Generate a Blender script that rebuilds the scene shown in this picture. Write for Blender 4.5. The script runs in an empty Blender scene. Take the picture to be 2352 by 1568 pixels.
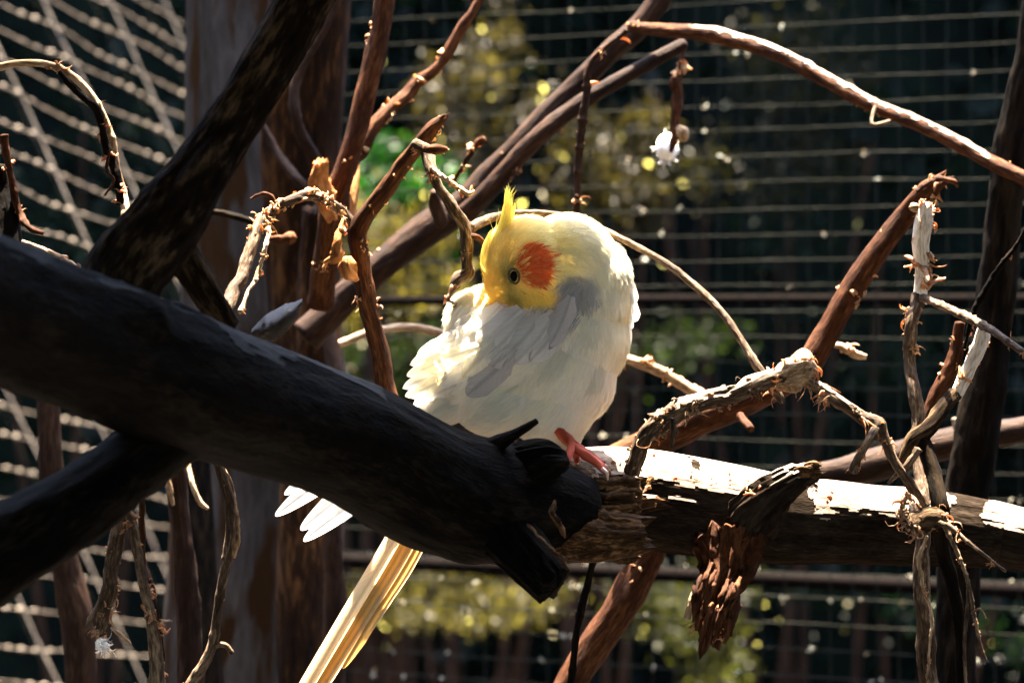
import bpy, math, random
import numpy as np
from mathutils import Vector
from mathutils.bvhtree import BVHTree

R = random.Random(11)
rng = np.random.default_rng(11)
col = bpy.context.scene.collection
scene = bpy.context.scene

# ------------------------------------------------------------------ camera, sky, sun, exposure
F = 8820.0                 # focal length in pixels of the 2352 px wide working picture
CAM = np.array([0.0, 0.0, 1.6])
PITCH = math.radians(0.45)
FW = np.array([0, math.cos(PITCH), -math.sin(PITCH)])
UP = np.array([0, math.sin(PITCH), math.cos(PITCH)])
RT = np.array([1.0, 0, 0])

cam_d = bpy.data.cameras.new("camera")
cam = bpy.data.objects.new("camera", cam_d)
col.objects.link(cam)
cam.location = CAM
cam.rotation_euler = (math.radians(90) - PITCH, 0, 0)
cam_d.sensor_width = 36
cam_d.lens = 135
cam_d.clip_start = 0.1
cam_d.clip_end = 200
cam_d.dof.use_dof = True
cam_d.dof.focus_distance = 2.385
cam_d.dof.aperture_fstop = 12.5
scene.camera = cam

SUN_EL = math.radians(77)
SUN_AZ = math.radians(-2)          # sun stands behind the scene, nearly on the view axis
world = bpy.data.worlds.new("World")
scene.world = world
world.use_nodes = True
wn = world.node_tree
bg = wn.nodes["Background"]
sky = wn.nodes.new("ShaderNodeTexSky")
sky.sky_type = 'NISHITA'
sky.sun_disc = False
sky.sun_elevation = SUN_EL
sky.sun_rotation = SUN_AZ
sky.dust_density = 2.5
wn.links.new(sky.outputs[0], bg.inputs[0])
bg.inputs[1].default_value = 0.10
sl = bpy.data.lights.new("sun", 'SUN')
sl.energy = 5.0
sl.angle = math.radians(0.5)
sl.color = (1.0, 0.87, 0.69)
sun = bpy.data.objects.new("sun", sl)
col.objects.link(sun)
to_sun = Vector((math.sin(SUN_AZ) * math.cos(SUN_EL), math.cos(SUN_AZ) * math.cos(SUN_EL), math.sin(SUN_EL)))
sun.rotation_euler = to_sun.to_track_quat('Z', 'Y').to_euler()
sun.location = (0, 6, 8)
vs = scene.view_settings
vs.view_transform = 'Standard'
vs.look = 'None'
vs.gamma = 1
vs.use_curve_mapping = False
vs.exposure = 4.95
scene.render.engine = 'CYCLES'
scene.cycles.use_denoising = True
scene.cycles.max_bounces = 12
scene.cycles.diffuse_bounces = 8
scene.cycles.transmission_bounces = 10
scene.cycles.transparent_max_bounces = 8

# ------------------------------------------------------------------ helpers
def P(x, y, d):
    """the point seen at working pixel (x, y) that lies d metres in front of the camera"""
    return CAM + FW * d + RT * ((x - 1176) / F * d) + UP * ((784 - y) / F * d)

def S(p):
    """working pixel coordinates of points (n,3)"""
    q = np.asarray(p) - CAM
    d = q @ FW
    return 1176 + (q @ RT) / d * F, 784 - (q @ UP) / d * F, d

def _h(i, j, k, s):
    n = (i * 73856093) ^ (j * 19349663) ^ (k * 83492791) ^ (s * 2654435761)
    n = (n ^ (n >> 13)) * 1274126177
    n = n ^ (n >> 16)
    return (n & 0xFFFFF) / float(0xFFFFF) * 2 - 1

def vnoise(p, s=0):
    p = np.asarray(p, dtype=float)
    f = np.floor(p)
    i = f.astype(np.int64)
    t = p - f
    t = t * t * (3 - 2 * t)
    o = 0
    for a in (0, 1):
        wa = t[..., 0] if a else 1 - t[..., 0]
        for b in (0, 1):
            wb = t[..., 1] if b else 1 - t[..., 1]
            for c in (0, 1):
                wc = t[..., 2] if c else 1 - t[..., 2]
                o = o + wa * wb * wc * _h(i[..., 0] + a, i[..., 1] + b, i[..., 2] + c, s)
    return o

def fbm(p, octv=3, s=0):
    a, o = 1.0, 0
    p = np.asarray(p, dtype=float)
    for k in range(octv):
        o = o + a * vnoise(p * (2.03 ** k) + 7.3 * k, s + k)
        a *= 0.5
    return o

class MB:
    """collects vertices and quads / triangles of one mesh object"""
    def __init__(self):
        self.v, self.q, self.t, self.bk, self.c = [], [], [], [], []
        self.n = 0

    def add(self, v, q=None, t=None, bk=None, c=None):
        v = np.asarray(v, dtype=float).reshape(-1, 3)
        self.v.append(v)
        if q is not None and len(q):
            self.q.append(np.asarray(q, dtype=np.int64) + self.n)
        if t is not None and len(t):
            self.t.append(np.asarray(t, dtype=np.int64) + self.n)
        self.bk.append(np.asarray(bk, dtype=float).reshape(-1, 3) if bk is not None else v * 1.0)
        if c is None:
            c = np.ones((len(v), 3)) * 0.5
        c = np.asarray(c, dtype=float)
        if c.ndim == 1:
            c = np.tile(c, (len(v), 1))
        self.c.append(c)
        self.n += len(v)

    def build(self, name, mat, parent=None, smooth=True, loc=None):
        v = np.concatenate(self.v)
        if parent is not None:
            o3 = np.zeros(3)
            pp = parent
            while pp is not None:
                o3 = o3 + np.array(pp.location)
                pp = pp.parent
        else:
            o3 = np.array(loc) if loc is not None else np.array([v[:, 0].mean(), v[:, 1].mean(), v[:, 2].min()])
        q = np.concatenate(self.q) if self.q else np.zeros((0, 4), dtype=np.int64)
        t = np.concatenate(self.t) if self.t else np.zeros((0, 3), dtype=np.int64)
        me = bpy.data.meshes.new(name)
        me.vertices.add(len(v))
        me.vertices.foreach_set("co", (v - o3).astype(np.float32).ravel())
        nl = len(q) * 4 + len(t) * 3
        me.loops.add(nl)
        me.loops.foreach_set("vertex_index", np.concatenate([q.ravel(), t.ravel()]).astype(np.int32))
        me.polygons.add(len(q) + len(t))
        st = np.concatenate([np.arange(len(q)) * 4, len(q) * 4 + np.arange(len(t)) * 3]).astype(np.int32)
        me.polygons.foreach_set("loop_start", st)
        me.update(calc_edges=True)
        me.validate()
        if smooth:
            me.polygons.foreach_set("use_smooth", np.ones(len(me.polygons), dtype=bool))
        a = me.attributes.new("bk", 'FLOAT_VECTOR', 'POINT')
        a.data.foreach_set("vector", np.concatenate(self.bk).astype(np.float32).ravel())
        ca = me.attributes.new("tint", 'FLOAT_COLOR', 'POINT')
        c = np.concatenate(self.c)
        ca.data.foreach_set("color", np.c_[c, np.ones(len(c))].astype(np.float32).ravel())
        me.materials.append(mat)
        ob = bpy.data.objects.new(name, me)
        col.objects.link(ob)
        if parent is not None:
            ob.parent = parent
        else:
            ob.location = o3
        return ob

def tag(o, label=None, cat=None, group=None, kind=None):
    if label: o['label'] = label
    if cat: o['category'] = cat
    if group: o['group'] = group
    if kind: o['kind'] = kind
    return o

def thing(name, label, cat, loc, group=None):
    o = bpy.data.objects.new(name, None)
    o.empty_display_size = 0.02
    col.objects.link(o)
    o.location = tuple(float(a) for a in loc)
    return tag(o, label, cat, group)

def norm(v):
    v = np.asarray(v, dtype=float)
    return v / np.maximum(np.linalg.norm(v, axis=-1, keepdims=True), 1e-12)

def resample(ctrl, step_f=0.4, world=False, maxn=900, minstep=0.0006):
    """Catmull-Rom through (x, y, d, r_px) -> points (n,3), radii (n)"""
    if world:
        pts = np.array([c[:3] for c in ctrl], dtype=float)
        rad = np.array([c[3] for c in ctrl], dtype=float)
    else:
        pts = np.array([P(c[0], c[1], c[2]) for c in ctrl])
        rad = np.array([c[3] * c[2] / F for c in ctrl])
    A = np.c_[pts, rad]
    A = np.vstack([2 * A[0] - A[1], A, 2 * A[-1] - A[-2]])
    out = []
    for i in range(1, len(A) - 2):
        L = np.linalg.norm(A[i + 1, :3] - A[i, :3])
        n = max(2, int(L / max(step_f * 0.5 * (A[i, 3] + A[i + 1, 3]), minstep)))
        n = min(n, maxn)
        t = (np.arange(n) / n)[:, None]
        p0, p1, p2, p3 = A[i - 1], A[i], A[i + 1], A[i + 2]
        out.append(0.5 * ((2 * p1) + (-p0 + p2) * t + (2 * p0 - 5 * p1 + 4 * p2 - p3) * t ** 2 + (-p0 + 3 * p1 - 3 * p2 + p3) * t ** 3))
    out.append(A[-2][None])
    o = np.vstack(out)
    return o[:, :3], np.maximum(o[:, 3], rad.min() * 0.5)

def frames(p):
    T = norm(np.gradient(p, axis=0))
    n = len(p)
    U = np.zeros_like(p)
    up = np.array([0, 0, 1.0]) if abs(T[0][2]) < 0.9 else np.array([0, 1.0, 0])
    u = norm(np.cross(up, T[0]))
    for i in range(n):
        u = norm(u - T[i] * (u @ T[i]))
        U[i] = u
    V = np.cross(T, U)
    return T, U, V

SEED = [0]
def tube(mb, ctrl, seg=12, bark=0.08, lump=0.08, wob=0.0, step=0.4, nodes=0.0, world=False, knots=(), tint=(0.5, 0.5, 0.5), ragged=0.0, ridge=2.2, keep=(True, True)):
    SEED[0] += 1
    sd = SEED[0]
    p, r = resample(ctrl, step, world)
    n = len(p)
    s = np.r_[0, np.cumsum(np.linalg.norm(np.diff(p, axis=0), axis=1))]
    T, U, V = frames(p)
    rm = r.mean()
    if wob:
        q = np.c_[s / (rm * 6), np.zeros(n), np.zeros(n)]
        p = p + U * (fbm(q + 3.1, 2, sd) * wob * r)[:, None] + V * (fbm(q + 9.7, 2, sd + 5) * wob * r)[:, None]
    th = np.linspace(0, 2 * np.pi, seg, endpoint=False)
    ct, stn = np.cos(th), np.sin(th)
    SS = np.repeat(s[:, None], seg, 1)
    C = np.repeat(ct[None], n, 0)
    Sn = np.repeat(stn[None], n, 0)
    q1 = np.stack([SS / (rm * 1.6), C * ridge, Sn * ridge], -1)
    q2 = np.stack([SS / (rm * 4.0), C * 0.9, Sn * 0.9], -1)
    f = 1 + bark * fbm(q1, 3, sd + 11) + lump * fbm(q2, 2, sd + 23)
    if nodes:
        pos = 0.3 * rm
        while pos < s[-1]:
            f += (nodes * np.exp(-((s - pos) / (rm * 0.7)) ** 2))[:, None]
            pos += rm * R.uniform(7, 16)
    X = p[:, None] + (C[..., None] * U[:, None] + Sn[..., None] * V[:, None]) * (r[:, None] * f)[..., None]
    for (kx, ky, kd, kr, kh) in knots:
        k = P(kx, ky, kd)
        w = np.exp(-(np.linalg.norm(X - k, axis=-1) / (kr * kd / F)) ** 2)
        nn = norm(X - p[:, None])
        X = X + nn * (w * kh * kd / F)[..., None]
    if ragged:
        for e, dr in ((0, -1), (n - 1, 1)):
            if (e == 0 and keep[0]) or (e and keep[1]):
                for k in range(4):
                    idx = e - dr * k
                    off = fbm(np.stack([C[idx] * 3, Sn[idx] * 3, np.full(seg, 0.3 * 1)], -1), 3, sd + 31) * ragged * rm * (1 - k / 4)
                    X[idx] += T[idx] * (off * 1.0)[:, None]
    bk = np.stack([SS * 0.22, C * r[:, None], Sn * r[:, None]], -1)
    v = X.reshape(-1, 3)
    bk = bk.reshape(-1, 3)
    i = np.arange(n - 1)[:, None] * seg
    j = np.arange(seg)[None]
    j2 = (j + 1) % seg
    q = np.stack([i + j, i + j2, i + seg + j2, i + seg + j], -1).reshape(-1, 4)
    ends = np.array([X[0].mean(0) - T[0] * r[0] * 0.25, X[-1].mean(0) + T[-1] * r[-1] * 0.25])
    nv = len(v)
    jj = np.arange(seg)
    t = np.vstack([np.c_[(jj + 1) % seg, jj, np.full(seg, nv)], np.c_[(n - 1) * seg + jj, (n - 1) * seg + (jj + 1) % seg, np.full(seg, nv + 1)]])
    v = np.vstack([v, ends])
    bk = np.vstack([bk, [[0, 0, 0], [s[-1] * .22, 0, 0]]])
    mb.add(v, q, t, bk + sd * 0.37, np.array(tint))
    return p, r, s, T, U, V

def curl_strip(mb, p0, d0, L, w, seg=5, curl=1.2, grav=0.4, tint=(0.5, 0.5, 0.5), thick=None):
    """a small dry shred: a tapering three-sided sliver that bends as it goes"""
    p = np.array(p0, dtype=float)
    d = norm(d0)
    ax = norm(rng.normal(size=3))
    pts = [p.copy()]
    for k in range(seg):
        d = norm(d + np.cross(ax, d) * curl * R.uniform(0.1, 0.6) + np.array([0, 0, -grav]) * 0.25 + rng.normal(size=3) * 0.12)
        p = p + d * L / seg
        pts.append(p.copy())
    pts = np.array(pts)
    T = norm(np.gradient(pts, axis=0))
    a = norm(np.cross(T, norm(rng.normal(size=3))))
    b = np.cross(T, a)
    ww = (w * (1 - 0.85 * (np.arange(seg + 1) / seg) ** 1.5) * (0.8 + 0.4 * rng.random(seg + 1)))[:, None]
    tk = 0.35
    V = np.stack([pts + a * ww, pts - a * ww * 0.5 + b * ww * tk, pts - a * ww * 0.5 - b * ww * tk], 1).reshape(-1, 3)
    i = np.arange(seg)[:, None] * 3
    j = np.arange(3)[None]
    q = np.stack([i + j, i + (j + 1) % 3, i + 3 + (j + 1) % 3, i + 3 + j], -1).reshape(-1, 4)
    e = seg * 3
    mb.add(V, q, [[0, 2, 1], [e, e + 1, e + 2]], c=np.array(tint) * R.uniform(0.75, 1.2))

def shreds(mb, path, n, L=(0.004, 0.012), w=0.0006, a=0.0, b=1.0, grav=0.4, curl=1.2, tint=(0.5, 0.5, 0.5), along=0.5):
    """dry bark shreds in uneven clusters: most hug the stem, a few stand off it"""
    p, r, s, T, U, V = path
    left = int(n * 0.45)
    while left > 0:
        kc = R.uniform(a, b)
        thc = R.uniform(0, 2 * math.pi)
        sg = R.choice((-1, 1))
        m = min(left, max(1, int(R.expovariate(0.28))))
        left -= m
        sc = R.uniform(0.5, 1.25)
        for _ in range(m):
            k = int(len(p) * min(max(kc + R.gauss(0, 0.012), 0), 0.999))
            th = thc + R.gauss(0, 0.6)
            nn = U[k] * math.cos(th) + V[k] * math.sin(th)
            stand = R.choice((0.15, 0.25, 0.35, 0.9))
            curl_strip(mb, p[k] + nn * r[k] * 0.95, nn * stand + T[k] * sg * R.uniform(0.3, 1.2) * (0.5 + along), R.uniform(*L) * sc * R.uniform(0.4, 1.1), w * R.uniform(0.5, 1.9) * (1.5 if stand < 0.5 else 0.8), seg=R.randint(4, 7), curl=curl, grav=grav, tint=tint)

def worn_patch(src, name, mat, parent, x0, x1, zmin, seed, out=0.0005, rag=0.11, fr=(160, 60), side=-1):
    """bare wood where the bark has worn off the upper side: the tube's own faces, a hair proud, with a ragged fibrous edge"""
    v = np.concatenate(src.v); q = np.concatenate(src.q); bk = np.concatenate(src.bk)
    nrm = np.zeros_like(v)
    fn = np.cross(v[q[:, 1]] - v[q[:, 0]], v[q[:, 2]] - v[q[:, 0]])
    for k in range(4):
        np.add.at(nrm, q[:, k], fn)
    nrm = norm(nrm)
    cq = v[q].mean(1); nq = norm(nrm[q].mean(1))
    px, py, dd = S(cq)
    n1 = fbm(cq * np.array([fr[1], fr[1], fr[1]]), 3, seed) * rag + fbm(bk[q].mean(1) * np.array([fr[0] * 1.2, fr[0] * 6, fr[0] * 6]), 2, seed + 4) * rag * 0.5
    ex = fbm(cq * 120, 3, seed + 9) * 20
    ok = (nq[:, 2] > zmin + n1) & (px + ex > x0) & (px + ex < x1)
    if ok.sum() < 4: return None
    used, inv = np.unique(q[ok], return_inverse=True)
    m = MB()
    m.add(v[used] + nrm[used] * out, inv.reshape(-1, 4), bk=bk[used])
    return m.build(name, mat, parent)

# ------------------------------------------------------------------ materials
def new_mat(name):
    m = bpy.data.materials.new(name)
    m.use_nodes = True
    nt = m.node_tree
    return m, nt, nt.nodes["Principled BSDF"], nt.nodes["Material Output"]

def ramp(nt, fac, stops):
    n = nt.nodes.new("ShaderNodeValToRGB")
    while len(n.color_ramp.elements) < len(stops):
        n.color_ramp.elements.new(0.5)
    for e, (p, c) in zip(n.color_ramp.elements, stops):
        e.position = p
        e.color = (*c, 1) if len(c) == 3 else c
    nt.links.new(fac, n.inputs[0])
    return n

def noise(nt, vec, scale, detail=5, rough=0.6, dist=0.0):
    n = nt.nodes.new("ShaderNodeTexNoise")
    n.inputs["Scale"].default_value = scale
    n.inputs["Detail"].default_value = detail
    n.inputs["Roughness"].default_value = rough
    n.inputs["Distortion"].default_value = dist
    if vec is not None:
        nt.links.new(vec, n.inputs["Vector"])
    return n

def attr(nt, name):
    n = nt.nodes.new("ShaderNodeAttribute")
    n.attribute_name = name
    return n

def bark_mat(name, c0, c1, c2, rough=0.85, bump=0.6, dist=0.002, scale=900, spec=0.3, patch=None):
    m, nt, bs, out = new_mat(name)
    a = attr(nt, "bk")
    n1 = noise(nt, a.outputs["Vector"], scale, 6, 0.65)
    n2 = noise(nt, a.outputs["Vector"], scale * 0.16, 4, 0.6)
    mx = nt.nodes.new("ShaderNodeMath"); mx.operation = 'ADD'
    ml = nt.nodes.new("ShaderNodeMath"); ml.operation = 'MULTIPLY'; ml.inputs[1].default_value = 0.55
    ml2 = nt.nodes.new("ShaderNodeMath"); ml2.operation = 'MULTIPLY'; ml2.inputs[1].default_value = 0.45
    nt.links.new(n1.outputs[0], ml.inputs[0]); nt.links.new(n2.outputs[0], ml2.inputs[0])
    nt.links.new(ml.outputs[0], mx.inputs[0]); nt.links.new(ml2.outputs[0], mx.inputs[1])
    rp = ramp(nt, mx.outputs[0], [(0.36, c0), (0.5, c1), (0.64, c2)])
    colr = rp.outputs[0]
    if patch:
        n3 = noise(nt, a.outputs["Vector"], patch[1], 3, 0.5)
        rp3 = ramp(nt, n3.outputs[0], [(patch[2], (0, 0, 0)), (patch[2] + 0.08, (1, 1, 1))])
        mc = nt.nodes.new("ShaderNodeMix"); mc.data_type = 'RGBA'
        nt.links.new(rp3.outputs[0], mc.inputs[0]); nt.links.new(colr, mc.inputs[6])
        mc.inputs[7].default_value = (*patch[0], 1)
        colr = mc.outputs[2]
    nt.links.new(colr, bs.inputs["Base Color"])
    bs.inputs["Roughness"].default_value = rough
    bs.inputs["Specular IOR Level"].default_value = spec
    bp = nt.nodes.new("ShaderNodeBump")
    bp.inputs["Strength"].default_value = bump
    bp.inputs["Distance"].default_value = dist
    nt.links.new(mx.outputs[0], bp.inputs["Height"])
    nt.links.new(bp.outputs[0], bs.inputs["Normal"])
    return m

def translucent_mat(name, rough=0.6, trans=0.45, warm=(1, 1, 1), vary=0.25, spec=0.3, scale=60, sat=1.0):
    """thin stuff: colour from the tint attribute, light passing through"""
    m, nt, bs, out = new_mat(name)
    a = attr(nt, "tint")
    n1 = noise(nt, attr(nt, "bk").outputs["Vector"], scale, 3, 0.6)
    rp = ramp(nt, n1.outputs[0], [(0.3, (1 - vary,) * 3), (0.7, (1 + vary,) * 3)])
    mu = nt.nodes.new("ShaderNodeMix"); mu.data_type = 'RGBA'; mu.blend_type = 'MULTIPLY'; mu.inputs[0].default_value = 1
    nt.links.new(a.outputs["Color"], mu.inputs[6]); nt.links.new(rp.outputs[0], mu.inputs[7])
    nt.links.new(mu.outputs[2], bs.inputs["Base Color"])
    bs.inputs["Roughness"].default_value = rough
    bs.inputs["Specular IOR Level"].default_value = spec
    tr = nt.nodes.new("ShaderNodeBsdfTranslucent")
    mw = nt.nodes.new("ShaderNodeMix"); mw.data_type = 'RGBA'; mw.blend_type = 'MULTIPLY'; mw.inputs[0].default_value = 1
    nt.links.new(mu.outputs[2], mw.inputs[6]); mw.inputs[7].default_value = (*warm, 1)
    nt.links.new(mw.outputs[2], tr.inputs[0])
    ms = nt.nodes.new("ShaderNodeMixShader"); ms.inputs[0].default_value = trans
    nt.links.new(bs.outputs[0], ms.inputs[1]); nt.links.new(tr.outputs[0], ms.inputs[2])
    nt.links.new(ms.outputs[0], out.inputs["Surface"])
    return m

M = {}
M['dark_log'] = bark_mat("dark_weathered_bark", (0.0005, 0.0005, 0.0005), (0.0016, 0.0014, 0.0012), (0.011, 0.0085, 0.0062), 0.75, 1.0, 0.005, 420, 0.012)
M['log_wood'] = bark_mat("broken_wood", (0.0025, 0.0014, 0.0008), (0.028, 0.014, 0.006), (0.15, 0.08, 0.035), 0.75, 1.0, 0.003, 600, 0.03)
M['right_log'] = bark_mat("rough_log_bark", (0.004, 0.003, 0.0022), (0.011, 0.008, 0.006), (0.028, 0.020, 0.014), 0.9, 0.9, 0.003, 650, 0.0)
M['limb'] = bark_mat("grey_limb_bark", (0.0010, 0.0007, 0.0005), (0.0085, 0.0055, 0.0034), (0.085, 0.055, 0.032), 0.85, 1.0, 0.006, 240, 0.01)
M['trunk'] = bark_mat("smooth_grey_trunk_bark", (0.012, 0.009, 0.0072), (0.027, 0.0215, 0.0175), (0.046, 0.037, 0.030), 0.9, 0.5, 0.004, 130, 0.01, ((0.016, 0.0075, 0.003), 38, 0.53))
M['brown'] = bark_mat("red_brown_bark", (0.005, 0.0018, 0.0008), (0.028, 0.0098, 0.0040), (0.085, 0.034, 0.013), 0.75, 0.9, 0.003, 500, 0.04)
M['brown_far'] = bark_mat("dull_brown_bark", (0.004, 0.0018, 0.0010), (0.012, 0.0055, 0.0030), (0.034, 0.017, 0.009), 0.7, 0.7, 0.003, 400, 0.05)
M['twig'] = bark_mat("brown_twig_bark", (0.008, 0.0045, 0.0028), (0.045, 0.028, 0.017), (0.20, 0.14, 0.09), 0.7, 1.0, 0.003, 700, 0.06)
M['pale'] = bark_mat("bleached_twig_bark", (0.045, 0.024, 0.012), (0.21, 0.135, 0.075), (0.42, 0.32, 0.22), 0.7, 0.9, 0.002, 800, 0.05)
M['tuft'] = bark_mat('white_seed_fluff', (0.5, 0.48, 0.44), (0.7, 0.68, 0.62), (0.85, 0.83, 0.78), 0.8, 0.5, 0.001, 1500)
M['amber'] = bark_mat('amber_brown_bark', (0.002, 0.0008, 0.0003), (0.012, 0.0045, 0.0014), (0.075, 0.032, 0.010), 0.8, 0.8, 0.004, 220, 0.05)  # warm sunlit glow on the boughs put into the bark colour
M['bare'] = bark_mat("worn_bare_wood", (0.05, 0.035, 0.022), (0.16, 0.125, 0.095), (0.26, 0.21, 0.17), 0.8, 0.6, 0.002, 700, 0.05)  # sunlight on log and twig tops painted as paler wood
M['grey_bare'] = bark_mat("worn_grey_wood", (0.004, 0.004, 0.004), (0.016, 0.015, 0.0135), (0.035, 0.032, 0.028), 0.8, 0.8, 0.003, 420, 0.03)  # grey sheen on the dark log painted as lighter wood
M['orange_wood'] = bark_mat("torn_orange_wood", (0.05, 0.016, 0.005), (0.20, 0.075, 0.022), (0.38, 0.18, 0.07), 0.7, 0.9, 0.003, 500, 0.05)  # sunlit orange of stub and twig put into the colour; pods are orange themselves
M['white_wood'] = bark_mat("sun_bleached_wood", (0.22, 0.18, 0.14), (0.48, 0.43, 0.37), (0.66, 0.62, 0.56), 0.7, 0.8, 0.002, 700, 0.05)  # sunlit white of the upper stems painted into the wood
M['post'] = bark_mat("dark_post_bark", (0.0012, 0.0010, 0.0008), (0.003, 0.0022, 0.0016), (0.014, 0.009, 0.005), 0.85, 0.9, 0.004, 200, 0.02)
M['shred'] = translucent_mat("dry_bark_shred", 0.7, 0.45, (1.35, 0.85, 0.48), 0.6, 0.4, 900)
M['leaf'] = translucent_mat("thin_leaf", 0.45, 0.5, (1.2, 1.25, 0.5), 0.3, 0.06, 12)
M['feather'] = None

def metal(name, c, rough):
    m, nt, bs, out = new_mat(name)
    n1 = noise(nt, attr(nt, "bk").outputs["Vector"], 900, 4, 0.7)
    rp = ramp(nt, n1.outputs[0], [(0.35, tuple(x * 0.5 for x in c)), (0.65, c)])
    nt.links.new(rp.outputs[0], bs.inputs["Base Color"])
    bs.inputs["Metallic"].default_value = 0.0
    bs.inputs["Specular IOR Level"].default_value = 0.03
    bs.inputs["Roughness"].default_value = rough
    bp = nt.nodes.new("ShaderNodeBump"); bp.inputs["Strength"].default_value = 0.5; bp.inputs["Distance"].default_value = 0.001
    nt.links.new(n1.outputs[0], bp.inputs["Height"]); nt.links.new(bp.outputs[0], bs.inputs["Normal"])
    return m
M['wire'] = metal('weathered_galvanised_wire', (0.13, 0.108, 0.085), 0.5)
M['wire_dull'] = metal('dull_galvanised_wire', (0.0105, 0.0110, 0.0075), 0.7)
M['rust'] = metal('rusty_rail', (0.0025, 0.0013, 0.0009), 0.9)

def ground_mat():
    m, nt, bs, out = new_mat("dry_sandy_soil")
    tc = nt.nodes.new("ShaderNodeTexCoord")
    n1 = noise(nt, tc.outputs["Object"], 1.3, 6, 0.6)
    n2 = noise(nt, tc.outputs["Object"], 22, 5, 0.7)
    rp = ramp(nt, n1.outputs[0], [(0.35, (0.010, 0.007, 0.004)), (0.6, (0.028, 0.019, 0.012)), (0.75, (0.015, 0.014, 0.008))])
    nt.links.new(rp.outputs[0], bs.inputs["Base Color"])
    bs.inputs["Roughness"].default_value = 0.95
    bp = nt.nodes.new("ShaderNodeBump"); bp.inputs["Distance"].default_value = 0.03
    nt.links.new(n2.outputs[0], bp.inputs["Height"]); nt.links.new(bp.outputs[0], bs.inputs["Normal"])
    return m
M['ground'] = ground_mat()

def hill_mat():
    m, nt, bs, out = new_mat("dense_dark_foliage")
    tc = nt.nodes.new("ShaderNodeTexCoord")
    n1 = noise(nt, tc.outputs["Object"], 6, 6, 0.7)
    rp = ramp(nt, n1.outputs[0], [(0.4, (0.0008, 0.0016, 0.0012)), (0.7, (0.002, 0.004, 0.002))])
    nt.links.new(rp.outputs[0], bs.inputs["Base Color"])
    bs.inputs["Roughness"].default_value = 1
    bs.inputs["Specular IOR Level"].default_value = 0.05
    return m
M['bank'] = hill_mat()

# ------------------------------------------------------------------ ground and the leafy backdrop
def ground():
    n = 90
    xs = np.sign(np.linspace(-1, 1, n)) * np.abs(np.linspace(-1, 1, n)) ** 2.2 * 90
    ys = xs + 6
    X, Y = np.meshgrid(xs, ys)
    Z = 0.03 * fbm(np.stack([X, Y, X * 0], -1) * 0.9, 3, 5)
    mb = MB()
    i = np.arange(n - 1)[:, None] * n
    j = np.arange(n - 1)[None]
    mb.add(np.stack([X, Y, Z], -1).reshape(-1, 3), np.stack([i + j, i + j + 1, i + n + j + 1, i + n + j], -1).reshape(-1, 4))
    o = mb.build("ground", M['ground'], loc=(0, 0, 0))
    tag(o, kind='structure')
ground()

def leaves(mb, P0, n, spread, size, tint, flat=0.0):
    """n small pointed leaves in a cloud"""
    c = np.array(P0) + rng.normal(size=(n, 3)) * np.array(spread)
    d = norm(rng.normal(size=(n, 3)) + np.array([0, 0, -0.5]))
    s = norm(np.cross(d, norm(rng.normal(size=(n, 3)))))
    up = np.cross(s, d)
    L = size * rng.uniform(0.6, 1.4, n)[:, None]
    W = L * 0.28
    v = np.stack([c, c + d * L * 0.45 + s * W + up * W * 0.3, c + d * L, c + d * L * 0.45 - s * W + up * W * 0.3], 1)
    q = np.arange(n)[:, None] * 4 + np.array([[0, 1, 2, 3]])
    t = np.array(tint) * rng.uniform(0.6, 1.4, (n, 1))
    mb.add(v.reshape(-1, 3), t=np.vstack([q[:, [0, 1, 2]], q[:, [0, 2, 3]]]), bk=v.reshape(-1, 3) * 1.0, c=np.repeat(t, 4, 0))

def hedge():
    # dense hedge bank: a bulging closed body with leaf sprays all over it
    mb = MB()
    nx, nz = 120, 40
    x = np.linspace(-14, 14, nx)
    t = np.linspace(0, 1, nz)
    X, T_ = np.meshgrid(x, t)
    ang = T_ * np.pi
    Y = 10.2 - np.cos(ang) * 0.9 + 0.25 * fbm(np.stack([X, T_ * 6, X * 0], -1) * 1.5, 3, 8)
    Z = np.minimum(np.sin(ang) * 9.0, 5.2 + 0.5 * vnoise(np.stack([X, T_ * 3, X * 0], -1) * 1.1, 3)) - 0.05
    i = np.arange(nz - 1)[:, None] * nx
    j = np.arange(nx - 1)[None]
    mb.add(np.stack([X, Y, Z], -1).reshape(-1, 3), np.stack([i + j, i + j + 1, i + nx + j + 1, i + nx + j], -1).reshape(-1, 4))
    root = thing("hedge", "tall dark evergreen hedge filling the background beyond the wire mesh", "hedge", (0, 10.2, 0))
    mb.build("hedge_core", M['bank'], root)
    lf = MB()
    n = 26000
    k = rng.integers(0, nx * nz // 2, n)
    base = np.stack([X, Y, Z], -1).reshape(-1, 3)[k] + rng.normal(size=(n, 3)) * np.array([0.15, 0.16, 0.15])
    leaves(lf, base, n, (0.02,) * 3, 0.10, (0.0015, 0.004, 0.0025))
    n = 9000
    b2 = np.c_[rng.uniform(-2.2, 2.2, n), 9.25 + rng.normal(size=n) * 0.15, rng.uniform(0.2, 3.2, n)]
    leaves(lf, b2, n, (0.02,) * 3, 0.08, (0.0015, 0.004, 0.0025))
    tag(lf.build("leaves", M['leaf'], root, smooth=False), kind='stuff')
hedge()

def bump_body(c, rad, sd, nu=40, nv=24, amp=0.25, fr=1.2):
    th = np.linspace(0, 2 * np.pi, nu, endpoint=False)
    ph = np.linspace(0.02, np.pi - 0.02, nv)
    TH, PH = np.meshgrid(th, ph)
    D = np.stack([np.sin(PH) * np.cos(TH), np.sin(PH) * np.sin(TH), np.cos(PH)], -1)
    X = np.array(c) + D * np.array(rad) * (1 + amp * fbm(D * fr * 2, 3, sd))[..., None]
    i = np.arange(nv - 1)[:, None] * nu
    j = np.arange(nu)[None]
    return X, np.stack([i + j, i + nu + j, i + nu + (j + 1) % nu, i + (j + 1) % nu], -1).reshape(-1, 4)

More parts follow.
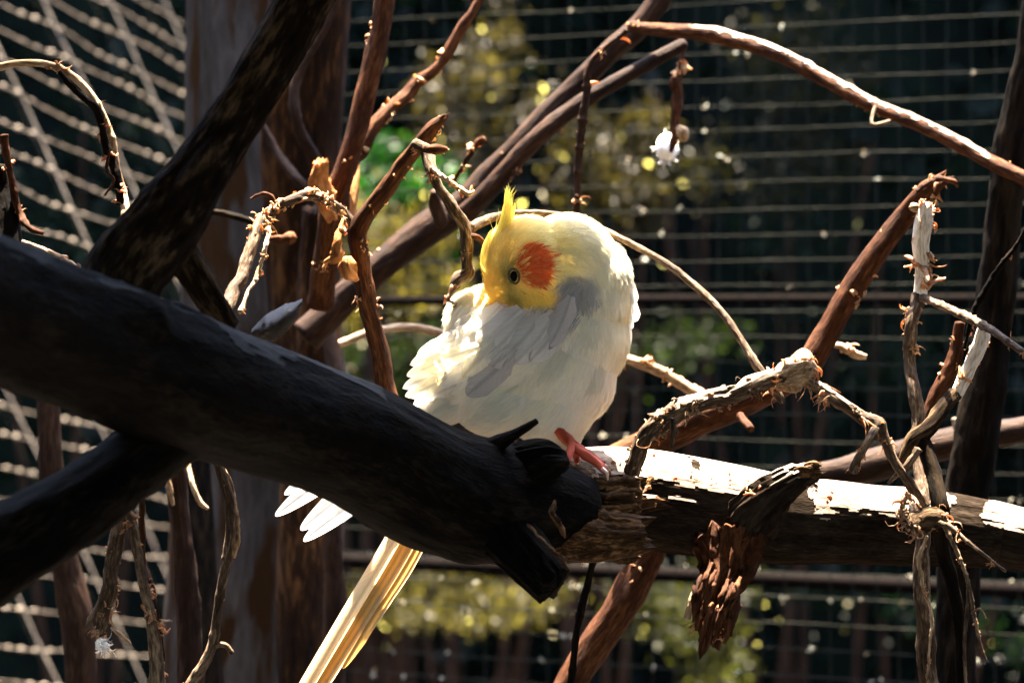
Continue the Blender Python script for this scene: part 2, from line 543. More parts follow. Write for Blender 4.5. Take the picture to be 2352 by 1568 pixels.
def garden_tree(x, y, h, rad, sd, label, nl=1500):
    """a dense evergreen standing round the aviary, outside the picture"""
    root = thing("evergreen_tree", label, "tree", (x, y, 0), "evergreen trees round the aviary")
    t = MB()
    tube(t, [(x, y, -0.1, 0.16), (x + .05, y, h * .5, 0.13), (x, y + .05, h, 0.06)], seg=12, step=1.5, world=True, bark=.1)
    t.build("trunk", M['brown_far'], root)
    mb = MB()
    X, q = bump_body((x, y, h), rad, sd)
    mb.add(X.reshape(-1, 3), q)
    mb.build("crown", M['bank'], root)
    lf = MB()
    k = rng.integers(0, X.shape[0] * X.shape[1], nl)
    leaves(lf, X.reshape(-1, 3)[k] + rng.normal(size=(nl, 3)) * 0.12, nl, (.02,) * 3, 0.12, (0.0015, 0.004, 0.0025))
    tag(lf.build("leaves", M['leaf'], root, smooth=False), kind='stuff')
for k, (x, y, h, rad) in enumerate([(-5.5, 5, 2.4, (2.6, 3.0, 3.2)), (5.8, 5.5, 2.4, (2.6, 3.0, 3.2)), (-5.5, -1, 2.4, (2.6, 3.2, 3.4)), (5.6, -1.2, 2.4, (2.6, 3.2, 3.4))]):
    garden_tree(x, y, h, rad, 40 + k, ["dense evergreen to the far left of the mesh", "dense evergreen to the far right of the mesh", "dense evergreen left of where the camera stands", "dense evergreen right of where the camera stands", "dense evergreen behind the camera, left one", "dense evergreen behind the camera, right one"][k])

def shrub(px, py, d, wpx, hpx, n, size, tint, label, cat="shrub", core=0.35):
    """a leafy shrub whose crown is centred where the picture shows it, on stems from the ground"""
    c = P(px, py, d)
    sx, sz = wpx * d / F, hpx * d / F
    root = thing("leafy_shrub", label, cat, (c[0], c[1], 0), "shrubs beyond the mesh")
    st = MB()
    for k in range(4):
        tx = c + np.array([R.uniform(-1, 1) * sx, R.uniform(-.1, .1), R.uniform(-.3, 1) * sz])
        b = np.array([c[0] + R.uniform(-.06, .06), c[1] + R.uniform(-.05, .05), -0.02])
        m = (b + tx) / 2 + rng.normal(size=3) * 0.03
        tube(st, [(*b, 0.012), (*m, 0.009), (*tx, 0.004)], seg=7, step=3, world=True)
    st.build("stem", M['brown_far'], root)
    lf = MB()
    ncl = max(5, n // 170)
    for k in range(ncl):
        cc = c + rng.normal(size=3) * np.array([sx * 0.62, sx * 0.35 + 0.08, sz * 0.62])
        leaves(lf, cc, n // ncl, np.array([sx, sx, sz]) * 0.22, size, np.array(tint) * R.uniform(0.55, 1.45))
    leaves(lf, c, max(10, n // 110), np.array([sx, sx, sz]) * 0.75, size * 0.8, (0.30, 0.27, 0.16))  # scattered pale leaves added to make bright out-of-focus glints
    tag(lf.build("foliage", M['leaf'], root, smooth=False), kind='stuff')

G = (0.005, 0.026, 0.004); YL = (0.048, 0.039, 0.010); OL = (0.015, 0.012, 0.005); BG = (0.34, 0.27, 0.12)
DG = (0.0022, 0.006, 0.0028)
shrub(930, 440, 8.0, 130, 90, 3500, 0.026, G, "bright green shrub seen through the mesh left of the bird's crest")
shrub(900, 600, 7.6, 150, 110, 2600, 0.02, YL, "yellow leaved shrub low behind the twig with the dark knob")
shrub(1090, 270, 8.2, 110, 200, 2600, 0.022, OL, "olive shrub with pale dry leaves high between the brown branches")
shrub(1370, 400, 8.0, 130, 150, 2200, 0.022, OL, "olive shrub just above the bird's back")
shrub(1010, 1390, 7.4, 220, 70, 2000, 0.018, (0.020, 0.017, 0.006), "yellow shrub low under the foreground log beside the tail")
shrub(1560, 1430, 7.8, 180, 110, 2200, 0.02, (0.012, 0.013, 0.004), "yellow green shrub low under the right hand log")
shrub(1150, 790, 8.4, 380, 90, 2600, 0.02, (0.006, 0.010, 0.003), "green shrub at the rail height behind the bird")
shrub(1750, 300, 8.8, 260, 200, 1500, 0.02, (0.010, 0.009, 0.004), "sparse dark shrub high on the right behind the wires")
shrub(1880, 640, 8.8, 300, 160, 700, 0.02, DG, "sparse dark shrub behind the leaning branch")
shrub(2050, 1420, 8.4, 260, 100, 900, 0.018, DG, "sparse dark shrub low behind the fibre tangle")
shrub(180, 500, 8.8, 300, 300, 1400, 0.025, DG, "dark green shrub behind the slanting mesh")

# ------------------------------------------------------------------ unseen boarded roof added over the camera to shade the near side
def shelter():
    root = thing("shelter_roof", "low boarded shelter roof over the near side of the aviary", "roof", (0, 0.6, 0))
    def box(name, x0, x1, y0, y1, z0, z1, mat):
        mb = MB()
        v = [(x, y, z) for x in (x0, x1) for y in (y0, y1) for z in (z0, z1)]
        mb.add(v, [[0, 1, 3, 2], [4, 6, 7, 5], [0, 4, 5, 1], [2, 3, 7, 6], [0, 2, 6, 4], [1, 5, 7, 3]])
        return mb.build(name, mat, root, smooth=False)
    first = None
    n = 40
    for k in range(n):
        x0 = -3.0 + k * 0.15
        if first is None:
            first = box("board", x0, x0 + 0.152, -2.6, 2.535, 2.25, 2.27, M['post'])
        else:
            o = first.copy(); col.objects.link(o); o.parent = root
            o.location = (k * 0.15, 0, 0.003 if k % 2 else 0)
    for y in (-2.5, 0.0, 2.4):
        box("beam", -3.0, 3.0, y, y + 0.08, 2.15, 2.248, M['post'])
    for x in (-2.9, 2.8):
        for y in (-2.5, 2.4):
            box("post", x, x + 0.09, y, y + 0.09, -0.05, 2.149, M['post'])  # post of the added shade roof
shelter()

# ------------------------------------------------------------------ the wire mesh of the aviary
def wire(name, mat, a, b, r, root, bead=None, droop=0.0, n=None, beadgain=0.9):
    L = np.linalg.norm(np.array(b) - np.array(a))
    n = n or max(8, int(L / 0.012))
    t = np.linspace(0, 1, n)
    p = np.array(a)[None] * (1 - t[:, None]) + np.array(b)[None] * t[:, None]
    sd = R.randint(0, 9999)
    p = p + np.stack([fbm(np.c_[t * L * 5, t * 0 + k, t * 0], 2, sd) for k in (0, 9, 18)], -1) * droop
    T, U, V = frames(p)
    th = np.linspace(0, 2 * np.pi, 6, endpoint=False)
    rr = r * (1 + 0.25 * fbm(np.c_[t * L * 60, t * 0, t * 0], 2, sd + 3))
    if bead:
        rr = rr * (1 + beadgain * np.maximum(0, np.cos(2 * np.pi * t * L / bead)) ** 6)
    X = p[:, None] + (np.cos(th)[None, :, None] * U[:, None] + np.sin(th)[None, :, None] * V[:, None]) * rr[:, None, None]
    i = np.arange(n - 1)[:, None] * 6
    j = np.arange(6)[None]
    q = np.stack([i + j, i + 6 + j, i + 6 + (j + 1) % 6, i + (j + 1) % 6], -1).reshape(-1, 4)
    mb = MB()
    mb.add(X.reshape(-1, 3), q)
    return mb.build(name, mat, root)

def back_fence():
    O = P(1500, 715, 4.0)
    yaw = math.radians(34)
    u = np.array([math.cos(yaw), -math.sin(yaw), 0])
    z = np.array([0, 0, 1.0])
    pitch_v = 0.0264
    root = thing("wire_mesh_fence", "galvanised wire mesh wall of square cells across the whole right background", "fence", (O[0], O[1], 0))
    u0, u1 = -0.60, 1.0
    k0, k1 = -30, 26
    for k in range(k0, k1):
        wire("horizontal_wire", M['wire_dull'], O + u * u0 + z * (k * pitch_v), O + u * u1 + z * (k * pitch_v), 0.0006, root, droop=0.0018, bead=pitch_v, beadgain=0.8)
    for k in range(int(u0 / pitch_v), int(u1 / pitch_v) + 1):
        wire("vertical_wire", M['wire_dull'], O + u * (k * pitch_v) + z * (k0 * pitch_v), O + u * (k * pitch_v) + z * (k1 * pitch_v), 0.0006, root, droop=0.001)
    mb = MB()
    for _ in range(230):  # pale slivers added along the wires to make bright glint dots
        a_ = R.uniform(-0.45, 0.62)
        k = R.randint(-18, 14) if R.random() < 0.35 else R.randint(-18, -7)
        pp = O + u * a_ + z * (k * pitch_v) - np.array([0.0, 0.002, 0])
        for _k in range(R.randint(1, 4)):
            curl_strip(mb, pp + rng.normal(size=3) * 0.0015, rng.normal(size=3), R.uniform(.002, .006), R.uniform(.0008, .002), seg=3, tint=(0.30, 0.32, 0.26))
    tag(mb.build("caught_scraps", M['shred'], root), kind='stuff')
    for zz, rr in ((0.012, 0.0055), (-0.275, 0.007)):
        mb = MB()
        a, b = O + u * u0 + z * zz + np.array([0, .02, 0]), O + u * u1 + z * zz + np.array([0, .02, 0])
        nn = 60
        t = np.linspace(0, 1, nn)[:, None]
        p = a * (1 - t) + b * t
        nrm = np.array([math.sin(yaw), math.cos(yaw), 0])
        sec = [(-1, -1), (1, -1), (1, 1), (-1, 1)]
        X = np.stack([p + nrm * s0 * 0.006 + z * s1 * rr for s0, s1 in sec], 1).reshape(-1, 3)
        i = np.arange(nn - 1)[:, None] * 4
        j = np.arange(4)[None]
        mb.add(X, np.stack([i + j, i + 4 + j, i + 4 + (j + 1) % 4, i + (j + 1) % 4], -1).reshape(-1, 4))
        mb.build("rail", M['rust'], root, smooth=False)
back_fence()

def side_mesh(px, py, D, name_label, b0, b1, a0, a1):
    O = P(px, py, D)
    d1 = norm(np.array([.278, 1, -.122]))
    d2 = norm(np.array([1, -.522, -2.0]))
    root = thing("side_wire_mesh", name_label, "fence", (O[0], O[1], O[2] - 0.5))
    sp, bd = 0.0594, 0.0506
    for k in range(int(b0 / sp), int(b1 / sp) + 1):
        wire("long_wire", M['wire'], O + d2 * (k * sp) + d1 * a0, O + d2 * (k * sp) + d1 * a1, 0.0008, root, bead=bd, droop=0.004, beadgain=4.2)  # oversized beads stand in for glints along the wires
    for k in range(int(a0 / bd), int(a1 / bd) + 1, 6):
        c = O + d1 * (k * bd)
        wire("cross_wire", M['wire_dull'], c + d2 * b0, c + d2 * b1, 0.0004, root, droop=0.001)
    k = math.ceil((a0 + 0.05) / 0.335)
    while k * 0.335 + 0.06 < a1:
        c = O + d1 * (k * 0.335 + 0.06) + np.array([0, -0.006, 0])
        wire("support_wire", M['wire'], c + d2 * b0, c + d2 * b1, 0.0012, root, droop=0.004, bead=sp, beadgain=0.4)
        k += 1
side_mesh(220, 300, 5.5, "sunlit slanting wire mesh on the upper left with glinting welded joints", -0.62, 0.42, -0.95, 0.8)
side_mesh(150, 1250, 5.6, "sunlit wire mesh low on the left behind the hanging twigs", -0.28, 0.62, -0.95, 0.8)

# ------------------------------------------------------------------ trunks and large background branches
def branch(name, label, cat, specs, mat, shred=None, group=None, loc=None):
    """specs: list of (part_name, ctrl, kwargs); shred: list of (spec index, n, kwargs)"""
    c0 = specs[0][1]
    base = loc if loc is not None else P(*c0[0][:3])
    root = thing(name, label, cat, base, group)
    paths = []
    worn = []
    for sp in specs:
        pn, ctrl, kw = sp[0], sp[1], dict(sp[2]) if len(sp) > 2 else {}
        mt = kw.pop('mat', mat)
        wr = kw.pop('worn', None)
        mb = MB()
        paths.append(tube(mb, ctrl, **kw))
        mb.build(pn, mt, root)
        if wr:
            worn_patch(mb, "bare_wood", M['bare'], root, wr[0], wr[1], wr[2], len(paths) + 5, out=0.00025, rag=0.22, fr=(300, 160))  # paler shell paints the sunlit upper side of the twig
    if shred:
        mb = MB()
        tot = 0
        for idx, n, kw in shred:
            shreds(mb, paths[idx], n, **kw); tot += n
        tag(mb.build("bark_shreds", M['shred'], root), kind='stuff')
    return root, paths

ORG = (0.34, 0.205, 0.105)
PAL = (0.40, 0.25, 0.12)

tree_root, _ = branch("tree_trunk", "broad smooth grey tree trunk standing behind the forked limb", "tree",
       [("trunk", [(560, 2600, 3.3, 235), (575, 1500, 3.3, 205), (600, 900, 3.3, 190), (590, 300, 3.3, 165), (580, -600, 3.3, 150), (600, -2600, 3.3, 140)],
         dict(seg=64, bark=0.015, lump=0.03, step=0.15, ridge=1.2)),
        ("bough", [(705, 900, 3.2, 80), (700, 700, 3.2, 85), (690, 300, 3.16, 92), (720, -100, 3.12, 95), (760, -700, 3.1, 85)], dict(seg=40, bark=0.05, lump=0.06, step=0.2, mat=M['amber'])),
        ("bough", [(705, 1900, 3.1, 60), (700, 1200, 3.12, 62), (722, 800, 3.1, 48), (735, 480, 3.06, 40)], dict(seg=32, bark=0.06, lump=0.1, step=0.2, mat=M['amber'])),
        ("bough", [(480, 2200, 3.08, 66), (465, 1568, 3.08, 46), (450, 1200, 3.09, 40), (440, 980, 3.1, 36)], dict(seg=32, bark=0.06, lump=0.1, step=0.2, mat=M['post'])),
        ("root_stem", [(770, 2100, 3.0, 30), (768, 1400, 3.0, 24), (765, 1180, 3.0, 20), (770, 900, 3.02, 18), (745, 700, 3.04, 16)], dict(seg=20, bark=0.06, lump=0.1, mat=M['brown_far'])),
        ], M['trunk'], loc=P(560, 2600, 3.3))

branch("brown_branch", "straight red brown branch rising steeply beside the dark trunk, upper left of the crest", "branch",
       [("stem", [(900, -160, 2.75, 24), (878, 40, 2.75, 24), (845, 190, 2.75, 23), (800, 380, 2.75, 24), (760, 500, 2.76, 27), (735, 700, 2.8, 30)], dict(seg=24, bark=0.05, lump=0.08, wob=0.25)),
        ("torn_stub", [(765, 500, 2.74, 14), (745, 450, 2.73, 24), (733, 410, 2.72, 22), (740, 372, 2.71, 10)], dict(seg=20, bark=0.3, lump=0.3, ragged=0.8, mat=M['orange_wood'])),  # sunlit glow on this stub is in its orange colour
        ("twig", [(800, 520, 2.78, 14), (812, 430, 2.79, 12), (820, 380, 2.8, 6)], dict(seg=12, bark=0.1, mat=M['orange_wood']))],
       M['brown'], [(1, 40, dict(L=(.004, .010), w=.0015, tint=(0.5, 0.22, 0.07))), (0, 50, dict(L=(.004, .009), w=.0012, a=0.1, b=0.9, tint=ORG))])
branch("budded_branch", "thin brown branch with peeling orange bark scales leaning right across the upper background", "branch",
       [("stem", [(1160, -70, 2.8, 9), (1100, 10, 2.8, 11), (1020, 130, 2.8, 13), (930, 215, 2.8, 15), (870, 280, 2.79, 16), (810, 380, 2.78, 18), (775, 480, 2.78, 20)], dict(seg=16, bark=0.12, lump=0.15, wob=0.5))],
       M['brown'], [(0, 90, dict(L=(.004, .011), w=.0024, a=0.0, b=1, tint=PAL, grav=0.1, along=1.5))])
branch("shadowed_branch", "dim thin branch bending inside the shade of the trunk", "branch",
       [("stem", [(800, -60, 3.0, 9), (745, 60, 3.0, 11), (680, 180, 3.0, 12), (680, 280, 3.0, 13), (730, 400, 3.02, 17), (760, 520, 3.05, 18)], dict(seg=12, bark=0.1, wob=0.3)),
        ("twig", [(590, 270, 3.05, 8), (640, 350, 3.04, 10), (690, 420, 3.02, 12), (720, 470, 3.02, 13)], dict(seg=12, bark=0.1, wob=0.3))],
       M['brown_far'])
branch("dark_cross_twig", "thin dark twig crossing low over the pale face of the grey trunk", "twig",
       [("stem", [(400, 476, 2.75, 6), (450, 482, 2.75, 8), (510, 490, 2.75, 8), (560, 503, 2.75, 9), (610, 520, 2.75, 8)], dict(seg=10, bark=0.1)),
        ("shoot", [(612, 545, 2.76, 7), (640, 550, 2.76, 8), (668, 545, 2.76, 10), (664, 560, 2.76, 5)], dict(seg=10, bark=0.3, lump=0.3, mat=M['brown']))],
       M['post'])

branch("diagonal_branch", "thick dull brown branch slanting up to the right behind the bird's head", "branch",
       [("stem", [(700, 770, 2.92, 40), (800, 680, 2.92, 37), (880, 610, 2.92, 36), (980, 530, 2.92, 37), (1060, 470, 2.92, 36), (1180, 345, 2.92, 32), (1290, 230, 2.92, 28), (1390, 130, 2.92, 26), (1480, 50, 2.92, 26), (1560, -70, 2.92, 26)],
         dict(seg=32, bark=0.05, lump=0.08, step=0.25, wob=0.15)),
        ("side_branch", [(1060, 500, 2.9, 24), (1120, 440, 2.88, 22), (1230, 320, 2.87, 21), (1330, 240, 2.87, 19), (1430, 180, 2.87, 17), (1500, 140, 2.87, 16), (1575, 100, 2.87, 14)], dict(seg=24, bark=0.06, lump=0.1, step=0.3)),
        ("arching_branch", [(1450, 62, 2.88, 12), (1520, 70, 2.86, 16), (1600, 76, 2.84, 17), (1700, 95, 2.82, 18), (1800, 130, 2.8, 17), (1900, 185, 2.78, 17), (2000, 240, 2.76, 17), (2100, 280, 2.74, 16), (2200, 330, 2.72, 16), (2290, 380, 2.7, 17), (2400, 430, 2.68, 17)],
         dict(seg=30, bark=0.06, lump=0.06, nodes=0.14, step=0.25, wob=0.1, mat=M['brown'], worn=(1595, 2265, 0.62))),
        ("hanging_stem", [(1440, 70, 2.72, 5), (1360, 140, 2.72, 7), (1345, 230, 2.72, 9), (1332, 330, 2.72, 9), (1326, 430, 2.72, 8), (1322, 560, 2.72, 7)], dict(seg=12, bark=0.15, lump=0.1, nodes=0.3)),
        ("stub", [(1015, 510, 2.87, 16), (1000, 470, 2.85, 15), (996, 440, 2.84, 8)], dict(seg=16, bark=0.1)),
        ("twig", [(1040, 420, 2.82, 5), (1070, 370, 2.8, 6), (1095, 330, 2.8, 7), (1115, 320, 2.8, 10)], dict(seg=10, bark=0.3, lump=0.3, mat=M['brown'])),
        ("stub", [(2010, 245, 2.75, 5), (2003, 285, 2.74, 4), (2045, 278, 2.74, 4)], dict(seg=8, bark=0.2, mat=M['twig']))],
       M['brown_far'], [(0, 40, dict(L=(.004, .009), w=.0012, tint=ORG)), (1, 30, dict(L=(.003, .008), w=.0012, tint=ORG)), (2, 40, dict(L=(.002, .006), w=.0010, tint=PAL)), (3, 60, dict(L=(.003, .008), w=.0009, tint=ORG)), (5, 40, dict(L=(.005, .012), w=.002, tint=PAL))])

branch("hanging_twig", "short dangling twig with orange scales and a white tuft at its tip, upper middle", "twig",
       [("stem", [(1570, 105, 2.9, 5), (1562, 160, 2.9, 7), (1552, 190, 2.9, 15), (1556, 215, 2.9, 12), (1552, 270, 2.9, 11), (1548, 320, 2.9, 10), (1540, 350, 2.9, 4)], dict(seg=14, bark=0.15, lump=0.2)),
        ("seed_tuft", [(1540, 318, 2.99, 8), (1532, 333, 2.98, 22), (1530, 350, 2.98, 24), (1528, 370, 2.98, 10)], dict(seg=20, bark=0.4, lump=0.2, mat=M['tuft'])),
        ("pod", [(1558, 290, 2.89, 7), (1568, 305, 2.89, 15), (1572, 325, 2.89, 7)], dict(seg=14, bark=0.2, mat=M['pale']))],
       M['brown'], [(0, 60, dict(L=(.004, .010), w=.0018, a=0.1, b=0.5, tint=PAL)), (1, 260, dict(L=(.003, .007), w=.0006, tint=(.66, .78, .88), grav=0))])

# ------------------------------------------------------------------ twigs around the bird
branch("forked_twig", "broken brown twig with orange stub and grey side shoots left of the crest", "twig",
       [("stem", [(905, 960, 2.47, 24), (885, 880, 2.47, 22), (868, 780, 2.47, 22), (845, 680, 2.47, 22), (828, 590, 2.47, 21), (822, 530, 2.47, 22), (850, 480, 2.47, 20), (895, 420, 2.46, 19), (940, 355, 2.45, 18), (985, 300, 2.44, 17), (1020, 270, 2.44, 9)],
         dict(seg=28, bark=0.07, lump=0.12, step=0.25, wob=0.25, ragged=1.0)),
        ("shoot", [(950, 325, 2.43, 13), (980, 350, 2.43, 14), (995, 400, 2.42, 13), (1025, 450, 2.42, 12), (1055, 495, 2.42, 15), (1072, 540, 2.42, 15), (1070, 600, 2.42, 12), (1072, 625, 2.42, 17), (1050, 645, 2.42, 16), (1035, 675, 2.42, 6), (1028, 688, 2.42, 4), (1048, 698, 2.42, 2.5)],
         dict(seg=20, bark=0.16, lump=0.16, wob=0.4, mat=M['twig'])),
        ("peeling_shoot", [(990, 385, 2.42, 5), (1015, 405, 2.41, 6), (1050, 430, 2.41, 7), (1075, 445, 2.41, 6), (1090, 438, 2.41, 4)], dict(seg=10, bark=0.3, lump=0.3, mat=M['pale'])),
        ("shoot", [(975, 345, 2.42, 7), (1000, 342, 2.41, 11), (1028, 344, 2.41, 5)], dict(seg=10, bark=0.3, lump=0.2, mat=M['brown'])),
        ("shoot", [(1060, 545, 2.42, 8), (1095, 545, 2.42, 7), (1115, 570, 2.43, 6), (1125, 620, 2.45, 5)], dict(seg=10, bark=0.2, mat=M['brown'])),
        ("curved_shoot", [(815, 525, 2.47, 10), (790, 490, 2.47, 11), (755, 462, 2.46, 11), (715, 448, 2.46, 12), (670, 456, 2.45, 12), (630, 480, 2.45, 12), (600, 512, 2.44, 13), (580, 560, 2.43, 13), (560, 620, 2.42, 15), (530, 680, 2.4, 16), (505, 730, 2.38, 17)],
         dict(seg=20, bark=0.12, lump=0.14, step=0.3, wob=0.3, mat=M['twig'])),
        ("peeling_strip", [(618, 520, 2.43, 4), (612, 570, 2.42, 6), (596, 620, 2.42, 5), (570, 670, 2.41, 4), (548, 715, 2.4, 7)], dict(seg=8, bark=0.3, lump=0.4, wob=0.6, mat=M['pale'])),
        ("shoot", [(640, 480, 2.45, 5), (620, 450, 2.45, 6), (600, 445, 2.45, 5), (575, 458, 2.45, 2.5)], dict(seg=8, bark=0.3, mat=M['brown'])),
        ("hanging_pod", [(790, 505, 2.45, 6), (775, 550, 2.44, 10), (772, 590, 2.44, 17), (750, 600, 2.44, 6), (742, 625, 2.44, 3)], dict(seg=12, bark=0.35, lump=0.3, mat=M['orange_wood'])),
        ("hanging_pod", [(795, 590, 2.45, 8), (800, 615, 2.45, 18), (820, 640, 2.46, 8)], dict(seg=12, bark=0.35, lump=0.3, mat=M['orange_wood']))],
       M['brown'],
       [(0, 110, dict(L=(.003, .007), w=.0010, a=0.35, b=1, tint=PAL)), (0, 60, dict(L=(.004, .009), w=.001, a=0.2, b=0.45, tint=ORG)),
        (1, 70, dict(L=(.003, .008), w=.0010, tint=ORG)), (1, 50, dict(L=(.002, .006), w=.0009, a=0.75, b=1, tint=ORG)), (2, 45, dict(L=(.002, .006), w=.0008, tint=PAL)),
        (3, 16, dict(L=(.003, .006), w=.0012, tint=ORG)),
        (5, 300, dict(L=(.003, .010), w=.0011, a=0.1, b=0.65, tint=PAL)), (6, 60, dict(L=(.002, .006), w=.0010, tint=PAL)), (8, 30, dict(L=(.004, .008), w=.0012, tint=ORG))])

branch("arching_tendril", "thin bare stem arching over the bird's back down to the fibrous knot", "twig",
       [("stem", [(1080, 525, 2.44, 12), (1110, 508, 2.45, 11), (1150, 495, 2.46, 9), (1210, 489, 2.47, 8), (1290, 496, 2.47, 7.5), (1370, 522, 2.46, 8), (1450, 560, 2.45, 8), (1530, 605, 2.44, 8), (1600, 660, 2.43, 9), (1660, 720, 2.42, 9), (1705, 785, 2.41, 9), (1745, 850, 2.4, 11), (1785, 905, 2.4, 12), (1798, 925, 2.4, 5)],
         dict(seg=14, bark=0.07, lump=0.06, nodes=0.1, step=0.5))],
       M['twig'], [(0, 24, dict(L=(.008, .016), w=.0007, a=0.93, b=1.0, tint=PAL, grav=1.2))])

branch("background_stem", "blurred peeling stem emerging behind the bird's belly at the right", "twig",
       [("stem", [(1400, 815, 2.75, 11), (1450, 828, 2.75, 12), (1510, 850, 2.75, 12), (1570, 885, 2.75, 13), (1620, 915, 2.75, 12), (1700, 960, 2.75, 10)], dict(seg=16, bark=0.08, lump=0.1))],
       M['pale'], [(0, 70, dict(L=(.006, .014), w=.002, a=0.1, b=0.7, tint=PAL, grav=1.0))])
branch("background_stem", "blurred grey stem level with the rail at the left of the bird", "twig",
       [("stem", [(780, 790, 2.9, 9), (860, 760, 2.9, 9), (950, 752, 2.9, 9), (1040, 775, 2.9, 9), (1100, 800, 2.9, 8)], dict(seg=12, bark=0.08))],
       M['pale'])

# the leaning brown branch on the right, broken at its top
branch("leaning_branch", "smooth brown branch leaning right with ragged broken top, crossing the mesh", "branch",
       [("stem", [(1380, 1070, 2.7, 34), (1500, 1018, 2.68, 36), (1620, 960, 2.66, 36), (1740, 905, 2.64, 35), (1840, 850, 2.62, 33), (1900, 765, 2.62, 30), (1960, 660, 2.62, 29), (2020, 570, 2.62, 27), (2080, 495, 2.62, 26), (2130, 440, 2.61, 24), (2160, 415, 2.61, 14)],
         dict(seg=32, bark=0.05, lump=0.06, step=0.25, ragged=1.2)),
        ("cut_stub", [(1800, 868, 2.6, 20), (1830, 838, 2.57, 23), (1850, 818, 2.56, 22)], dict(seg=20, bark=0.05, mat=M['pale'])),
        ("side_twig", [(1890, 790, 2.66, 8), (1930, 795, 2.66, 9), (1970, 815, 2.66, 9), (1990, 820, 2.66, 5)], dict(seg=10, bark=0.3, lump=0.3, mat=M['pale'])),
        ("stub", [(1700, 955, 2.62, 10), (1725, 985, 2.6, 9)], dict(seg=10, bark=0.1)),
        ("peeling_strip", [(2105, 440, 2.59, 5), (2150, 412, 2.59, 7), (2190, 418, 2.59, 6), (2200, 430, 2.59, 3)], dict(seg=8, bark=0.4, mat=M['brown']))],
       M['brown'], [(0, 80, dict(L=(.004, .012), w=.0016, a=0.86, b=1, tint=ORG)), (0, 40, dict(L=(.003, .008), w=.0016, a=0.6, b=1, tint=ORG)), (2, 30, dict(L=(.004, .009), w=.0014, tint=PAL)), (1, 40, dict(L=(.004, .009), w=.001, a=0, b=0.6, tint=PAL))])

# knot with fibres, shaggy arch to the left and the stem to the lower right
branch("knotted_twig", "shaggy twig arching from the perch log to a fibrous knot and down to the right", "twig",
       [("shaggy_stem", [(1455, 1090, 2.38, 20), (1465, 1055, 2.38, 19), (1480, 1010, 2.38, 20), (1520, 965, 2.38, 21), (1570, 935, 2.38, 22), (1630, 918, 2.38, 20), (1690, 905, 2.38, 22), (1740, 880, 2.38, 20), (1790, 862, 2.38, 20), (1830, 865, 2.38, 18)],
         dict(seg=36, bark=0.2, lump=0.2, step=0.2, wob=0.3, mat=M['twig'], worn=(1540, 1800, 0.35))),
        ("knot", [(1780, 874, 2.38, 18), (1815, 862, 2.38, 30), (1845, 850, 2.38, 27), (1872, 838, 2.38, 16)], dict(seg=34, bark=0.5, lump=0.35, step=0.2, mat=M['pale'])),
        ("stem", [(1835, 868, 2.38, 15), (1880, 890, 2.38, 13), (1930, 925, 2.38, 13), (1975, 955, 2.38, 14), (2010, 975, 2.38, 19), (2030, 1005, 2.38, 14), (2055, 1060, 2.38, 12), (2090, 1110, 2.38, 12), (2125, 1165, 2.38, 14)],
         dict(seg=24, bark=0.12, lump=0.12, nodes=0.2, step=0.3, mat=M['twig'], worn=(1835, 1980, 0.5))),
        ("stub", [(2010, 985, 2.37, 10), (1990, 1020, 2.36, 9), (1968, 1060, 2.36, 9), (1960, 1085, 2.36, 13)], dict(seg=12, bark=0.2, lump=0.2, mat=M['twig'])),
        ("shoot", [(2040, 1110, 2.38, 4), (2090, 1060, 2.38, 8), (2110, 1030, 2.38, 10)], dict(seg=10, bark=0.2, mat=M['twig'])),
        ("hanging_strip", [(1545, 960, 2.36, 6), (1548, 990, 2.36, 9), (1540, 1030, 2.36, 3)], dict(seg=8, bark=0.3, mat=M['twig']))],
       M['twig'],
       [(0, 200, dict(L=(.003, .011), w=.0012, a=0.25, b=.85, tint=(.22,.15,.09), grav=1.2)), (0, 150, dict(L=(.003, .010), w=.0008, a=0.0, b=.5, tint=PAL, grav=0.8)), (0, 60, dict(L=(.008, .017), w=.0006, a=0.05, b=0.4, tint=ORG, curl=2.2)), (1, 320, dict(L=(.003, .011), w=.0009, tint=PAL, grav=0.5)),
        (1, 60, dict(L=(.010, .024), w=.0006, a=0.1, b=0.9, tint=ORG, grav=2.5, curl=1.6)), (2, 110, dict(L=(.008, .022), w=.0007, a=0.0, b=0.42, tint=ORG, grav=2.2)), (0, 50, dict(L=(.007, .016), w=.0005, a=0.3, b=0.95, tint=(.16,.1,.06), grav=2.0)), (2, 60, dict(L=(.004, .009), w=.0008, a=0.45, b=0.65, tint=PAL)), (3, 40, dict(L=(.003, .008), w=.0007, a=0.6, b=1, tint=ORG))])

